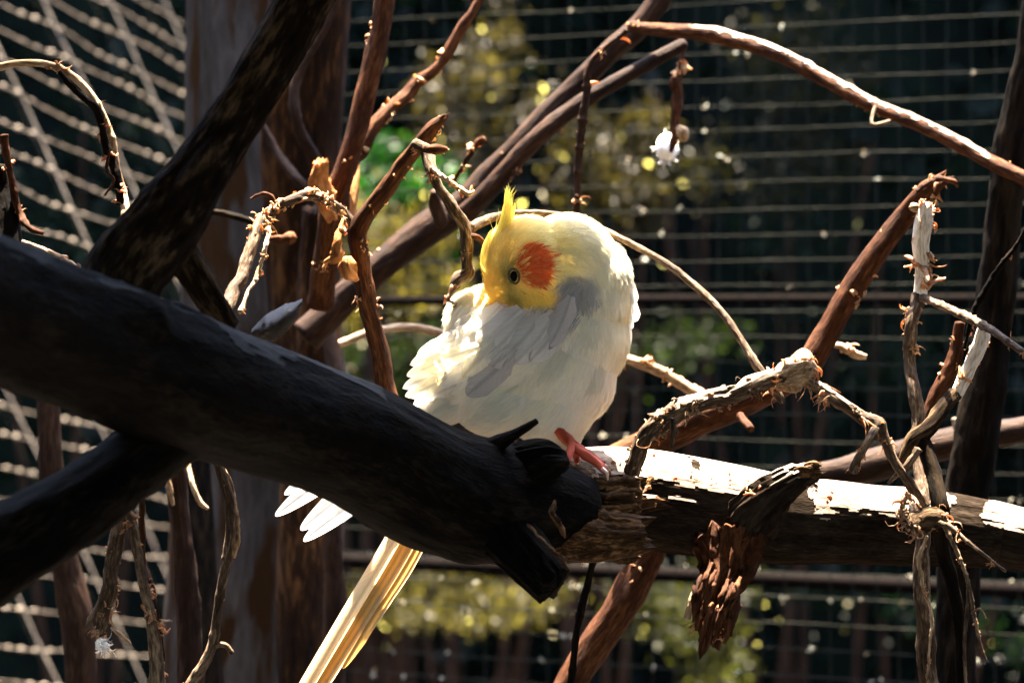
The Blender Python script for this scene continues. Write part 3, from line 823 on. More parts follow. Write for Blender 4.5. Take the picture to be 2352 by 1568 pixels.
branch("bleached_stem", "upright twig, white and sunlit at the top, running down to the tangle on the right", "twig",
       [("bleached_top", [(2128, 468, 2.46, 14), (2122, 510, 2.46, 22), (2116, 560, 2.46, 19), (2118, 620, 2.46, 17), (2113, 690, 2.46, 16)], dict(seg=24, bark=0.06, lump=0.08, nodes=0.12, mat=M['white_wood'], ragged=0.7)),  # white colour paints the sun on this top
        ("stem", [(2113, 680, 2.46, 15), (2095, 740, 2.45, 15), (2090, 820, 2.45, 13), (2100, 900, 2.44, 15), (2108, 1000, 2.43, 15), (2115, 1080, 2.42, 16), (2118, 1200, 2.4, 17), (2115, 1320, 2.4, 18), (2128, 1450, 2.4, 20), (2138, 1620, 2.4, 22)],
         dict(seg=20, bark=0.12, lump=0.12, nodes=0.12, wob=0.3)),
        ("side_twig", [(2120, 684, 2.45, 9), (2160, 700, 2.43, 9), (2220, 728, 2.4, 10), (2280, 760, 2.37, 9), (2330, 795, 2.35, 8), (2400, 840, 2.33, 8)], dict(seg=14, bark=0.15, lump=0.1, nodes=0.2)),
        ("knob", [(2105, 478, 2.47, 5), (2098, 476, 2.46, 12), (2090, 478, 2.46, 5)], dict(seg=12, bark=0.1, mat=M['pale'])),
        ("split_strip", [(2130, 1230, 2.38, 4), (2112, 1290, 2.38, 5), (2125, 1360, 2.38, 4), (2140, 1420, 2.38, 4), (2135, 1500, 2.38, 3), (2130, 1568, 2.38, 3)], dict(seg=8, bark=0.3, wob=0.5, mat=M['pale']))],
       M['twig'],
       [(0, 130, dict(L=(.008, .020), w=.0012, tint=ORG, curl=1.6)), (1, 90, dict(L=(.005, .014), w=.0011, a=0, b=0.2, tint=PAL)), (2, 22, dict(L=(.003, .009), w=.0008, tint=ORG)), (4, 30, dict(L=(.003, .007), w=.0007, tint=ORG))])

branch("bent_branch", "dark crooked twig with a sunlit white upper stretch in front of the right post", "twig",
       [("white_stretch", [(2262, 745, 2.42, 13), (2252, 790, 2.42, 18), (2228, 840, 2.42, 17), (2205, 890, 2.42, 16), (2192, 915, 2.42, 14)], dict(seg=18, bark=0.08, lump=0.1, mat=M['white_wood'])),  # sunlit look of this stretch is painted in white
        ("stem", [(2195, 905, 2.42, 16), (2165, 940, 2.41, 17), (2130, 985, 2.4, 19), (2095, 1015, 2.4, 20), (2075, 1060, 2.4, 14), (2062, 1080, 2.4, 8)], dict(seg=18, bark=0.12, lump=0.15, wob=0.2, mat=M['limb'])),
        ("thin_shoot", [(2215, 800, 2.42, 5), (2240, 710, 2.42, 7), (2290, 620, 2.42, 6), (2330, 570, 2.42, 5), (2360, 515, 2.42, 4)], dict(seg=10, bark=0.2, lump=0.2, mat=M['post'])),
        ("rear_stem", [(2100, 1030, 2.5, 18), (2140, 930, 2.5, 18), (2190, 830, 2.5, 17), (2205, 740, 2.5, 12)], dict(seg=16, bark=0.15, mat=M['brown'])),
        ("lower_stem", [(2120, 1010, 2.4, 18), (2145, 1090, 2.39, 20), (2160, 1170, 2.38, 22), (2165, 1260, 2.39, 18), (2200, 1400, 2.4, 14), (2210, 1620, 2.4, 12)], dict(seg=16, bark=0.12, lump=0.12, mat=M['post']))],
       M['twig'], [(0, 50, dict(L=(.004, .010), w=.0010, tint=ORG)), (2, 30, dict(L=(.002, .006), w=.0007, tint=ORG)), (3, 60, dict(L=(.004, .009), w=.0012, tint=ORG))])

branch("fibre_tangle", "nest-like tangle of fibres and thin dry stalks hanging over the right log", "twig tangle",
       [("stalk", [(2150, 1180, 2.37, 9), (2200, 1225, 2.36, 6), (2250, 1265, 2.35, 4), (2310, 1312, 2.34, 3)], dict(seg=8, bark=0.15, nodes=0.3)),
        ("stalk", [(2130, 1190, 2.37, 7), (2180, 1210, 2.36, 6), (2215, 1240, 2.36, 4)], dict(seg=8, bark=0.2)),
        ("stalk", [(2160, 1190, 2.37, 7), (2195, 1260, 2.37, 5), (2222, 1330, 2.37, 5), (2235, 1400, 2.37, 5), (2250, 1470, 2.37, 3), (2265, 1515, 2.37, 3)], dict(seg=8, bark=0.2, nodes=0.3)),
        ("stalk", [(2225, 1330, 2.37, 4), (2222, 1400, 2.37, 5), (2215, 1480, 2.37, 4), (2220, 1600, 2.37, 4)], dict(seg=8, bark=0.2)),
        ("stalk", [(2090, 1130, 2.36, 3), (2070, 1170, 2.36, 4), (2085, 1210, 2.36, 9), (2110, 1200, 2.37, 22), (2150, 1190, 2.37, 24), (2175, 1200, 2.37, 8)], dict(seg=14, bark=0.3, lump=0.3, mat=M['limb'])),
        ("stalk", [(2232, 1408, 2.37, 3), (2250, 1398, 2.36, 3), (2265, 1420, 2.36, 2)], dict(seg=6, bark=0.2))],
       M['twig'], [(4, 260, dict(L=(.008, .022), w=.0006, tint=(0.3, 0.2, 0.12), curl=3.0, grav=0.8)), (0, 20, dict(L=(.003, .008), w=.0006, a=0.8, b=1, tint=ORG, grav=2.0)), (1, 30, dict(L=(.003, .008), w=.0007, tint=ORG)), (2, 40, dict(L=(.002, .006), w=.0007, tint=ORG))])

branch("dark_post_branch", "thick upright dark branch standing at the right edge", "branch",
       [("stem", [(2170, 1900, 2.72, 52), (2190, 1500, 2.72, 50), (2205, 1250, 2.72, 50), (2245, 1000, 2.72, 52), (2275, 800, 2.72, 45), (2295, 600, 2.72, 42), (2315, 400, 2.72, 40), (2340, 220, 2.72, 32), (2360, 80, 2.72, 22), (2375, -80, 2.72, 18)], dict(seg=40, bark=0.08, lump=0.12, step=0.2)),
        ("side_branch", [(2290, 420, 2.72, 22), (2340, 375, 2.72, 20), (2420, 320, 2.72, 18)], dict(seg=20, bark=0.1))],
       M['post'])
branch("rear_branch", "blurred brown bough rising gently to the right behind the upright post", "branch",
       [("stem", [(1780, 1110, 2.85, 18), (1880, 1095, 2.85, 34), (2000, 1068, 2.85, 36), (2110, 1035, 2.85, 34), (2230, 1005, 2.85, 34), (2352, 985, 2.85, 30), (2450, 960, 2.85, 28)], dict(seg=28, bark=0.05, lump=0.1)),
        ("peeling_strip", [(2190, 960, 2.82, 5), (2200, 990, 2.82, 7), (2235, 1002, 2.82, 7)], dict(seg=8, bark=0.3, mat=M['pale']))],
       M['brown_far'])
branch("lower_branch", "blurred grey brown branch dropping to the lower left below the perch", "branch",
       [("stem", [(1520, 1200, 2.72, 34), (1480, 1290, 2.72, 36), (1420, 1400, 2.72, 38), (1350, 1500, 2.72, 38), (1290, 1600, 2.72, 36), (1200, 1750, 2.72, 36)], dict(seg=28, bark=0.06, lump=0.1)),
        ], M['brown'], [(0, 40, dict(L=(.004, .009), w=.0012, a=0, b=0.4, tint=ORG))])
branch("straight_twig", "thin straight dark twig hanging below the log end", "twig",
       [("stem", [(1362, 1290, 2.42, 7), (1350, 1340, 2.42, 8), (1335, 1400, 2.42, 9), (1325, 1450, 2.42, 8), (1312, 1560, 2.42, 8), (1300, 1640, 2.42, 8)], dict(seg=12, bark=0.12, nodes=0.2))],
       M['post'])

# ------------------------------------------------------------------ left side twigs
branch("hooped_twig", "thin twig bent in a hoop against the sunlit mesh, upper left", "twig",
       [("stem", [(-60, 190, 2.42, 7), (0, 155, 2.42, 8), (60, 145, 2.42, 8), (120, 152, 2.42, 9), (170, 178, 2.42, 9), (212, 222, 2.42, 9), (240, 275, 2.42, 9), (258, 330, 2.42, 10), (268, 390, 2.42, 9), (282, 440, 2.42, 9), (290, 500, 2.4, 12)],
         dict(seg=14, bark=0.08, lump=0.08, nodes=0.2)),
        ("side_twig", [(135, 165, 2.41, 5), (180, 215, 2.41, 8), (225, 255, 2.41, 9), (240, 320, 2.41, 9), (265, 400, 2.41, 10), (280, 470, 2.41, 11)], dict(seg=12, bark=0.2, lump=0.2, mat=M['post'])),
        ("shoot", [(252, 345, 2.4, 3), (245, 390, 2.4, 4), (262, 415, 2.4, 3), (240, 450, 2.4, 2.5)], dict(seg=8, bark=0.2, mat=M['brown']))],
       M['pale'], [(0, 30, dict(L=(.003, .010), w=.0009, a=0.2, b=1, tint=ORG)), (1, 60, dict(L=(.004, .011), w=.0009, tint=(0.3, .15, .07)))])
branch("edge_twig", "short brown twig standing at the left edge of the view", "twig",
       [("stem", [(8, 310, 2.45, 9), (14, 350, 2.45, 9), (28, 420, 2.45, 8), (45, 490, 2.45, 9), (70, 525, 2.44, 8), (100, 535, 2.44, 4)], dict(seg=12, bark=0.15, lump=0.2, nodes=0.2)),
        ("bark_strip", [(0, 380, 2.46, 16), (10, 450, 2.46, 28), (20, 540, 2.45, 30), (20, 600, 2.44, 26)], dict(seg=14, bark=0.15, lump=0.2, mat=M['post'])),
        ("shoot", [(50, 555, 2.4, 6), (100, 575, 2.4, 8), (150, 600, 2.39, 8), (200, 632, 2.38, 9)], dict(seg=10, bark=0.2, mat=M['pale'])),
        ("shoot", [(85, 585, 2.4, 6), (105, 615, 2.4, 10), (140, 640, 2.4, 6)], dict(seg=10, bark=0.2, mat=M['pale']))],
       M['brown'], [(0, 40, dict(L=(.003, .009), w=.001, tint=ORG)), (2, 40, dict(L=(.004, .010), w=.001, tint=ORG)), (3, 40, dict(L=(.004, .010), w=.001, tint=PAL))])

branch("hanging_dead_twig", "peeling grey twig dangling lower left with a white fluff at its tip", "twig",
       [("stem", [(385, 1010, 2.3, 20), (355, 1055, 2.3, 20), (320, 1110, 2.3, 19), (290, 1170, 2.3, 17), (268, 1230, 2.3, 17), (258, 1300, 2.3, 17), (250, 1360, 2.3, 20), (235, 1420, 2.3, 18), (232, 1460, 2.3, 8)],
         dict(seg=24, bark=0.14, lump=0.14, nodes=0.1, wob=0.2)),
        ("shoot", [(240, 1380, 2.3, 7), (215, 1410, 2.3, 8), (195, 1450, 2.3, 4)], dict(seg=8, bark=0.3)),
        ("shoot", [(255, 1440, 2.29, 3), (280, 1460, 2.29, 5), (300, 1478, 2.29, 3)], dict(seg=8, bark=0.3, mat=M['pale'])),
        ("seed_fluff", [(225, 1468, 2.29, 6), (236, 1480, 2.29, 12), (245, 1492, 2.29, 6)], dict(seg=12, bark=0.5, lump=0.3, mat=M['tuft']))],
       M['twig'], [(0, 130, dict(L=(.003, .009), w=.0009, tint=ORG)), (0, 70, dict(L=(.004, .010), w=.0009, a=0.75, b=1, tint=(0.3, .2, .12), grav=1)), (3, 220, dict(L=(.003, .007), w=.0005, tint=(.66, .78, .88), grav=0))])
branch("twin_twig", "long pair of grey twigs hanging side by side at the lower left", "twig",
       [("stem", [(276, 1095, 2.27, 7), (283, 1130, 2.27, 12), (300, 1190, 2.27, 13), (312, 1250, 2.27, 13), (325, 1320, 2.27, 12), (340, 1390, 2.27, 13), (352, 1450, 2.27, 14), (360, 1530, 2.27, 18), (352, 1640, 2.27, 20)], dict(seg=18, bark=0.12, lump=0.12, wob=0.3, nodes=0.15)),
        ("stem", [(318, 1120, 2.29, 6), (325, 1160, 2.29, 7), (325, 1220, 2.29, 7), (330, 1290, 2.29, 7), (345, 1350, 2.28, 8), (358, 1420, 2.28, 8), (372, 1480, 2.28, 7), (370, 1560, 2.28, 6)], dict(seg=12, bark=0.15, lump=0.1, wob=0.3, mat=M['brown'])),
        ("shoot", [(365, 1425, 2.28, 3), (395, 1425, 2.27, 2.5)], dict(seg=6, bark=0.3, mat=M['pale']))],
       M['twig'], [(0, 110, dict(L=(.003, .010), w=.0009, tint=ORG)), (1, 80, dict(L=(.003, .009), w=.0008, a=0.5, b=1, tint=PAL))])
branch("slender_hanging_twig", "slender grey twig with a pale split edge hanging in front of the trunk, bottom left", "twig",
       [("stem", [(495, 1040, 2.38, 11), (510, 1090, 2.38, 12), (525, 1140, 2.38, 12), (530, 1200, 2.38, 12), (525, 1260, 2.38, 12), (512, 1330, 2.38, 11), (500, 1400, 2.38, 10), (490, 1470, 2.38, 12), (470, 1520, 2.38, 12), (425, 1590, 2.38, 13)], dict(seg=16, bark=0.06, lump=0.08, nodes=0.15)),
        ("split_edge", [(512, 1075, 2.385, 4), (530, 1110, 2.385, 6), (540, 1170, 2.385, 6), (545, 1230, 2.385, 7), (535, 1280, 2.385, 6)], dict(seg=8, bark=0.15, lump=0.2, mat=M['pale'])),
        ("shoot", [(492, 1480, 2.38, 9), (515, 1480, 2.38, 7), (535, 1500, 2.38, 5)], dict(seg=8, bark=0.2))],
       M['twig'], [(0, 26, dict(L=(.002, .005), w=.0008, tint=PAL))])
branch("curled_strip_stem", "brown peeling stem low in front of the grey trunk", "branch",
       [("stem", [(400, 1010, 2.7, 22), (410, 1150, 2.7, 24), (425, 1300, 2.7, 26), (435, 1450, 2.7, 28), (440, 1650, 2.7, 30)], dict(seg=22, bark=0.1, lump=0.12)),
        ("peeling_strip", [(430, 1050, 2.67, 5), (442, 1110, 2.66, 6), (458, 1150, 2.66, 7), (478, 1168, 2.66, 4)], dict(seg=8, bark=0.2, mat=M['pale'])),
        ("peeling_strip", [(385, 1090, 2.67, 4), (390, 1130, 2.67, 8), (398, 1160, 2.67, 4)], dict(seg=8, bark=0.2, mat=M['pale']))],
       M['brown_far'])
branch("far_stem", "dark upright stem behind the lowest left twigs", "branch",
       [("stem", [(110, 900, 2.9, 26), (120, 1100, 2.9, 30), (150, 1300, 2.9, 34), (180, 1450, 2.9, 36), (190, 1700, 2.9, 38)], dict(seg=22, bark=0.1, lump=0.12))],
       M['brown_far'])

# ------------------------------------------------------------------ the two big logs
def foreground_log():
    root = thing("foreground_log", "thick dark blurred log from the left edge to its splintered end under the bird", "log", P(1200, 1160, 2.31))
    mb = MB()
    path = tube(mb, [(-330, 610, 1.70, 160), (-160, 665, 1.78, 162), (0, 717, 1.86, 166), (200, 786, 1.95, 158), (400, 868, 2.03, 158), (600, 940, 2.12, 144), (800, 1014, 2.2, 146), (1000, 1120, 2.27, 148), (1150, 1155, 2.31, 146), (1260, 1174, 2.335, 122), (1322, 1183, 2.35, 98)],
                seg=110, bark=0.04, lump=0.05, step=0.05, ridge=3.5, ragged=0.25, keep=(False, True),
                knots=((390, 690, 1.95, 60, 34), (860, 870, 2.15, 60, 16), (330, 650, 1.93, 50, 16), (1090, 1300, 2.28, 60, 10)))
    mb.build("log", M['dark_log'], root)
    worn_patch(mb, "bare_wood", M['grey_bare'], root, 395, 880, 0.80, 71, rag=0.30, fr=(60, 22))  # soft sheen painted grey along the upper edge
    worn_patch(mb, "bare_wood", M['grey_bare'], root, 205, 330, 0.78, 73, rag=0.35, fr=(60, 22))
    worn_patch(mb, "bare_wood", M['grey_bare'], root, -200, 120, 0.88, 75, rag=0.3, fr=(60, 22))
    # broken end: two splintered ledges
    mb = MB()
    tube(mb, [(1130, 1120, 2.33, 92), (1250, 1130, 2.355, 84), (1360, 1142, 2.38, 62), (1430, 1140, 2.39, 48), (1466, 1138, 2.395, 38)], seg=56, bark=0.16, lump=0.14, step=0.08, ragged=1.1, ridge=4,
         knots=((1440, 1095, 2.38, 40, 8), (1380, 1080, 2.37, 30, 10)))
    worn_patch(mb, "bare_wood", M['bare'], root, 1370, 1500, 0.5, 81, rag=0.3)  # sunlit ledge top painted paler
    mb.build("splintered_ledge", M['log_wood'], root)
    mb = MB()
    tube(mb, [(1120, 1190, 2.3, 90), (1250, 1210, 2.32, 84), (1370, 1226, 2.33, 62), (1440, 1226, 2.335, 50), (1474, 1224, 2.34, 40)], seg=56, bark=0.16, lump=0.14, step=0.08, ragged=1.4, ridge=4)
    mb.build("splintered_ledge", M['log_wood'], root)
    mb = MB()
    tube(mb, [(1100, 1150, 2.295, 74), (1160, 1222, 2.28, 66), (1215, 1285, 2.27, 56), (1258, 1332, 2.262, 50), (1272, 1346, 2.26, 48)], seg=60, bark=0.16, lump=0.16, step=0.06, ragged=0.15, ridge=5)
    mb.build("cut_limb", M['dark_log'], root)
    mb = MB()
    tube(mb, [(1100, 1050, 2.29, 34), (1145, 1018, 2.28, 20), (1185, 996, 2.276, 12), (1215, 978, 2.276, 9), (1234, 966, 2.276, 7)], seg=30, bark=0.06, lump=0.08, step=0.15)
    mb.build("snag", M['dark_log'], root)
    mb = MB()
    tube(mb, [(1130, 1120, 2.305, 80), (1190, 1082, 2.295, 66), (1240, 1060, 2.29, 52), (1276, 1058, 2.295, 36), (1298, 1064, 2.305, 14)], seg=60, bark=0.16, lump=0.2, step=0.05, ridge=4)
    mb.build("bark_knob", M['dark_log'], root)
    # torn fibres of the broken end
    for k in range(58):
        y0 = R.uniform(1092, 1286)
        up_ = y0 < 1180
        xe = (1476 if up_ else 1480) - abs(R.gauss(0, 14)) - (10 if 1168 < y0 < 1192 else 0)
        xs = R.uniform(1180, 1400)
        dz = R.uniform(-0.018, 0.014)
        fr = math.sqrt(max(0.05, 1 - ((y0 - 1188) / 105) ** 2)) * 0.026
        rr = R.uniform(4, 11)
        ys = y0 + R.uniform(-16, 16) + (1150 - y0) * 0.12
        dd = 2.365 - fr * R.uniform(0.55, 1.0)
        mb = MB()
        tube(mb, [(xs, ys, dd - 0.012, rr * 0.6), ((xs + xe) / 2, (ys + y0) / 2, dd - 0.004, rr), (xe - 14, y0, dd, rr * 0.9), (xe, y0 + R.uniform(-4, 4), dd + 0.001, rr * R.uniform(0.3, 0.8))], seg=9, bark=0.3, lump=0.25, step=0.7, wob=0.35)
        mb.build("splinter", M['log_wood'], root)
    for c in ([(1212, 1205, 2.235, 3), (1250, 1245, 2.215, 4), (1290, 1285, 2.205, 6), (1312, 1310, 2.20, 3)],  # paler sliver painted in for the highlight on the cut limb's edge
              [(1275, 1150, 2.262, 3), (1270, 1185, 2.255, 8), (1290, 1215, 2.255, 6), (1298, 1235, 2.26, 3)]):
        mb = MB()
        tube(mb, c, seg=12, bark=0.4, lump=0.4, step=0.3, wob=0.6)
        mb.build("splinter", M['log_wood'], root)  # includes the paler sliver for the cut limb's edge highlight
    mb = MB()
    p, r = resample([(1330, 1090, 2.35, 40), (1466, 1100, 2.37, 30), (1476, 1240, 2.36, 34)], 0.3)
    T, U, V = frames(p)
    shreds(mb, (p, r, None, T, U, V), 90, L=(.002, .007), w=.0008, tint=ORG)
    tag(mb.build("bark_shreds", M['shred'], root), kind='stuff')
    # the forked limb that grows from the log, upper left
    limbs = (("forked_limb", [(250, 690, 2.02, 90), (300, 610, 2.04, 95), (370, 520, 2.06, 92), (440, 420, 2.08, 74), (500, 330, 2.1, 66), (575, 220, 2.12, 62), (640, 110, 2.14, 62), (705, -10, 2.16, 62), (790, -160, 2.18, 62)], dict(seg=80, bark=0.07, lump=0.1, step=0.07, ridge=4)),
             ("forked_limb", [(340, 560, 2.1, 60), (400, 570, 2.12, 44), (440, 620, 2.13, 38), (475, 680, 2.14, 34), (520, 745, 2.16, 30)], dict(seg=40, bark=0.07, lump=0.1, step=0.12)),
             ("lower_limb", [(420, 960, 2.06, 90), (320, 1050, 2.03, 80), (210, 1135, 2.0, 84), (90, 1215, 1.97, 92), (-60, 1310, 1.94, 100), (-200, 1400, 1.92, 100)], dict(seg=60, bark=0.05, lump=0.08, step=0.1)))
    for nm, c, kw in limbs:
        mb = MB()
        tube(mb, c, **kw)
        mb.build(nm, M['dark_log'] if nm == "lower_limb" else M['limb'], root)
foreground_log()

def right_log():
    root = thing("perch_log", "rough sunlit log lying level behind the bird's foot toward the right edge", "log", P(1900, 1190, 2.5))
    mb = MB()
    path = tube(mb, [(1280, 1130, 2.44, 96), (1400, 1140, 2.45, 112), (1500, 1150, 2.46, 114), (1600, 1165, 2.47, 112), (1700, 1182, 2.48, 108), (1800, 1195, 2.49, 100), (1900, 1200, 2.5, 94), (2000, 1206, 2.51, 88), (2150, 1214, 2.52, 86), (2280, 1228, 2.53, 76), (2352, 1240, 2.53, 72), (2500, 1260, 2.55, 70)],
                seg=220, bark=0.018, lump=0.03, step=0.04, ridge=5,
                knots=((1822, 1130, 2.41, 34, 16), (1826, 1200, 2.40, 34, 12), (1592, 1120, 2.37, 26, 12), (1596, 1180, 2.36, 26, 10), (1500, 1080, 2.40, 24, 7), (1700, 1130, 2.4, 22, 8), (2120, 1140, 2.45, 26, 8), (2000, 1190, 2.44, 30, -7), (1950, 1230, 2.43, 30, 6)))
    mb.build("log", M['right_log'], root)
    for k, (x0, x1, zz) in enumerate(((1300, 1584, 0.38), (1600, 1790, 0.40), (1868, 2148, 0.34), (2166, 2182, 0.4), (2268, 2560, 0.42))):  # sunlit log top painted in stretches, gaps left for the dark breaks
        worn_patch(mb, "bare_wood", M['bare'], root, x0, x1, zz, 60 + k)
    mb = MB()
    tube(mb, [(1715, 1200, 2.455, 62), (1750, 1155, 2.44, 50), (1795, 1118, 2.435, 36), (1835, 1096, 2.44, 27), (1866, 1084, 2.44, 20)], seg=80, bark=0.30, lump=0.22, step=0.05, ragged=0.9, ridge=7)
    mb.build("branch_stub", M['right_log'], root)
    worn_patch(mb, "bare_wood", M['bare'], root, 1770, 1900, 0.72, 91, rag=0.3)  # lit upper edge of the stub painted paler
    for k in range(16):
        y0 = R.uniform(1060, 1104); x0 = R.uniform(1815, 1850)
        mb = MB()
        tube(mb, [(x0, y0 + 6, 2.436, 4), (x0 + 24, y0, 2.43, 5), (R.uniform(1872, 1892), y0 + R.uniform(-2, 10), 2.43, 2)], seg=7, bark=0.3, lump=0.2, step=0.8)
        mb.build("splinter", M['log_wood'], root)
    # curled dead stub that hangs underneath
    mb = MB()
    tube(mb, [(1680, 1240, 2.45, 75), (1670, 1310, 2.44, 58), (1650, 1370, 2.43, 46), (1640, 1420, 2.43, 40), (1632, 1470, 2.43, 22)], seg=80, bark=0.34, lump=0.2, step=0.06, ragged=1.3, ridge=6)
    mb.build("hanging_stub", M['brown'], root)
    for k in range(22):
        x0 = R.uniform(1592, 1690); y0 = R.uniform(1290, 1400)
        mb = MB()
        tube(mb, [(x0 + 14, y0, 2.415, 4), (x0, y0 + 34, 2.405, 8), (x0 - R.uniform(2, 20), y0 + R.uniform(55, 90), 2.405, 3)], seg=7, bark=0.35, lump=0.3, step=0.8, wob=0.4)
        mb.build("splinter", M['brown'], root)
    mb = MB()
    tube(mb, [(1612, 1330, 2.42, 8), (1592, 1370, 2.42, 10), (1578, 1420, 2.42, 7)], seg=12, bark=0.3, lump=0.3)
    mb.build("peeling_strip", M['pale'], root)
    mb = MB()
    pth = tube(MB(), [(1480, 1060, 2.42, 20), (1700, 1110, 2.42, 20), (1900, 1140, 2.44, 20)], seg=6)
    shreds(mb, pth, 120, L=(.002, .006), w=.0008, tint=ORG)
    pth = tube(MB(), [(1640, 1320, 2.42, 40), (1620, 1460, 2.42, 30)], seg=6)
    shreds(mb, pth, 80, L=(.004, .010), w=.0012, tint=ORG)
    tag(mb.build("bark_shreds", M['shred'], root), kind='stuff')
right_log()

def dead_leaf():
    # curled grey leaf of bark lying behind the log
    root = thing("curled_leaf", "curled grey dead leaf resting behind the foreground log", "leaf", P(640, 770, 2.3))
    mb = MB()
    n, m = 24, 12
    spine = np.array([P(575, 760, 2.28), P(610, 728, 2.27), (P(650, 708, 2.27)), P(692, 690, 2.28)])
    t = np.linspace(0, 1, n)
    sp = np.stack([np.interp(t, [0, .33, .66, 1], spine[:, k]) for k in range(3)], -1)
    w = np.sin(np.pi * np.clip(t * 0.93 + 0.05, 0, 1)) ** 0.7 * 0.017
    u = np.linspace(-1, 1, m)
    dn = norm(P(650, 900, 2.25) - P(630, 700, 2.28))
    X = sp[:, None] + dn[None, None] * (w[:, None] * (u[None] * 0.6 + 0.45))[..., None] + FW[None, None] * (w[:, None] * (u[None] ** 2) * 0.8)[..., None]
    X = X + fbm(X * 200, 3, 5)[..., None] * 0.0022
    i = np.arange(n - 1)[:, None] * m
    j = np.arange(m - 1)[None]
    mb.add(X.reshape(-1, 3), np.stack([i + j, i + j + 1, i + m + j + 1, i + m + j], -1).reshape(-1, 4), c=(0.014, 0.012, 0.010), bk=X.reshape(-1, 3))
    mb.build("leaf_blade", M['shred'], root)
dead_leaf()

# ------------------------------------------------------------------ the bird
BD = 2.42
def feather_mat():
    m, nt, bs, out = new_mat("soft_feather")
    a = attr(nt, "tint")
    b = attr(nt, "bk")
    n1 = noise(nt, b.outputs["Vector"], 1.0, 4, 0.6)
    rp = ramp(nt, n1.outputs[0], [(0.3, (0.86, 0.86, 0.86)), (0.7, (1.06, 1.06, 1.06))])
    mu = nt.nodes.new("ShaderNodeMix"); mu.data_type = 'RGBA'; mu.blend_type = 'MULTIPLY'; mu.inputs[0].default_value = 1
    nt.links.new(a.outputs["Color"], mu.inputs[6]); nt.links.new(rp.outputs[0], mu.inputs[7])
    nt.links.new(mu.outputs[2], bs.inputs["Base Color"])
    bs.inputs["Roughness"].default_value = 0.75
    bs.inputs["Specular IOR Level"].default_value = 0.2
    bp = nt.nodes.new("ShaderNodeBump"); bp.inputs["Strength"].default_value = 0.35; bp.inputs["Distance"].default_value = 0.0006
    nt.links.new(n1.outputs[0], bp.inputs["Height"]); nt.links.new(bp.outputs[0], bs.inputs["Normal"])
    tr = nt.nodes.new("ShaderNodeBsdfTranslucent")
    mw = nt.nodes.new("ShaderNodeMix"); mw.data_type = 'RGBA'; mw.blend_type = 'MULTIPLY'; mw.inputs[0].default_value = 1
    nt.links.new(mu.outputs[2], mw.inputs[6]); mw.inputs[7].default_value = (1.0, 0.93, 0.8, 1)
    nt.links.new(mw.outputs[2], tr.inputs[0])
    ms = nt.nodes.new("ShaderNodeMixShader"); ms.inputs[0].default_value = 0.42
    nt.links.new(bs.outputs[0], ms.inputs[1]); nt.links.new(tr.outputs[0], ms.inputs[2])
    nt.links.new(ms.outputs[0], out.inputs["Surface"])
    return m
M['feather'] = feather_mat()

def skin_mat():
    m, nt, bs, out = new_mat("bird_under_plumage")
    a = attr(nt, "tint")
    nt.links.new(a.outputs["Color"], bs.inputs["Base Color"])
    bs.inputs["Roughness"].default_value = 0.8
    bs.inputs["Specular IOR Level"].default_value = 0.1
    tr = nt.nodes.new("ShaderNodeBsdfTranslucent")
    nt.links.new(a.outputs["Color"], tr.inputs[0])
    ms = nt.nodes.new("ShaderNodeMixShader"); ms.inputs[0].default_value = 0.45
    nt.links.new(bs.outputs[0], ms.inputs[1]); nt.links.new(tr.outputs[0], ms.inputs[2])
    nt.links.new(ms.outputs[0], out.inputs["Surface"])
    return m
M['bird'] = skin_mat()

def simple(name, c, rough=0.4, spec=0.5, sss=0.0):
    m, nt, bs, out = new_mat(name)
    n1 = noise(nt, attr(nt, "bk").outputs["Vector"], 700, 4, 0.6)
    rp = ramp(nt, n1.outputs[0], [(0.3, tuple(x * 0.75 for x in c)), (0.7, c)])
    nt.links.new(rp.outputs[0], bs.inputs["Base Color"])
    bs.inputs["Roughness"].default_value = rough
    bs.inputs["Specular IOR Level"].default_value = spec
    if sss:
        bs.inputs["Subsurface Weight"].default_value = sss
        bs.inputs["Subsurface Radius"].default_value = (1, 0.35, 0.2)
        bs.inputs["Subsurface Scale"].default_value = 0.003
    bp = nt.nodes.new("ShaderNodeBump"); bp.inputs["Strength"].default_value = 0.3; bp.inputs["Distance"].default_value = 0.0004
    nt.links.new(n1.outputs[0], bp.inputs["Height"]); nt.links.new(bp.outputs[0], bs.inputs["Normal"])
    return m
M['foot'] = simple("scaly_orange_foot", (0.42, 0.075, 0.04), 0.75, 0.15, 0.4)
M['claw'] = simple("pale_claw", (0.55, 0.38, 0.30), 0.3)
M['beak'] = simple("pink_grey_beak", (0.55, 0.32, 0.26), 0.4)
M['eye'] = simple("dark_eye", (0.0012, 0.0010, 0.0010), 0.4, 0.04)
M['lid'] = simple("grey_eyelid", (0.10, 0.085, 0.045), 0.8, 0.05)

# ellipsoids: x, y (px), depth offset (m), rx, ry (px), rotation (deg), depth radius (m)
BL = [(1212, 604, -.016, 106, 106, 0, .028), (1158, 652, -.018, 46, 50, 0, .015), (1240, 655, -.020, 62, 56, 0, .017),
      (1300, 590, -.008, 108, 98, 0, .029), (1345, 640, 0, 104, 106, 0, .030), (1342, 700, .000, 106, 118, 0, .032),
      (1326, 775, .000, 120, 130, 0, .035), (1292, 860, -.002, 126, 126, 0, .035), (1275, 930, -.004, 104, 90, -20, .029),
      (1296, 985, -.006, 48, 48, -35, .014), (1290, 1010, -.006, 32, 26, 0, .009),
      (1106, 742, .014, 82, 86, 0, .025), (1070, 770, .012, 50, 60, 20, .018), (1190, 800, .000, 140, 125, 0, .036), (1110, 860, .002, 105, 85, -30, .028),
      (1160, 930, .000, 110, 78, 0, .028), (1050, 920, .006, 70, 48, -30, .018), (990, 960, .010, 60, 40, -40, .013)]

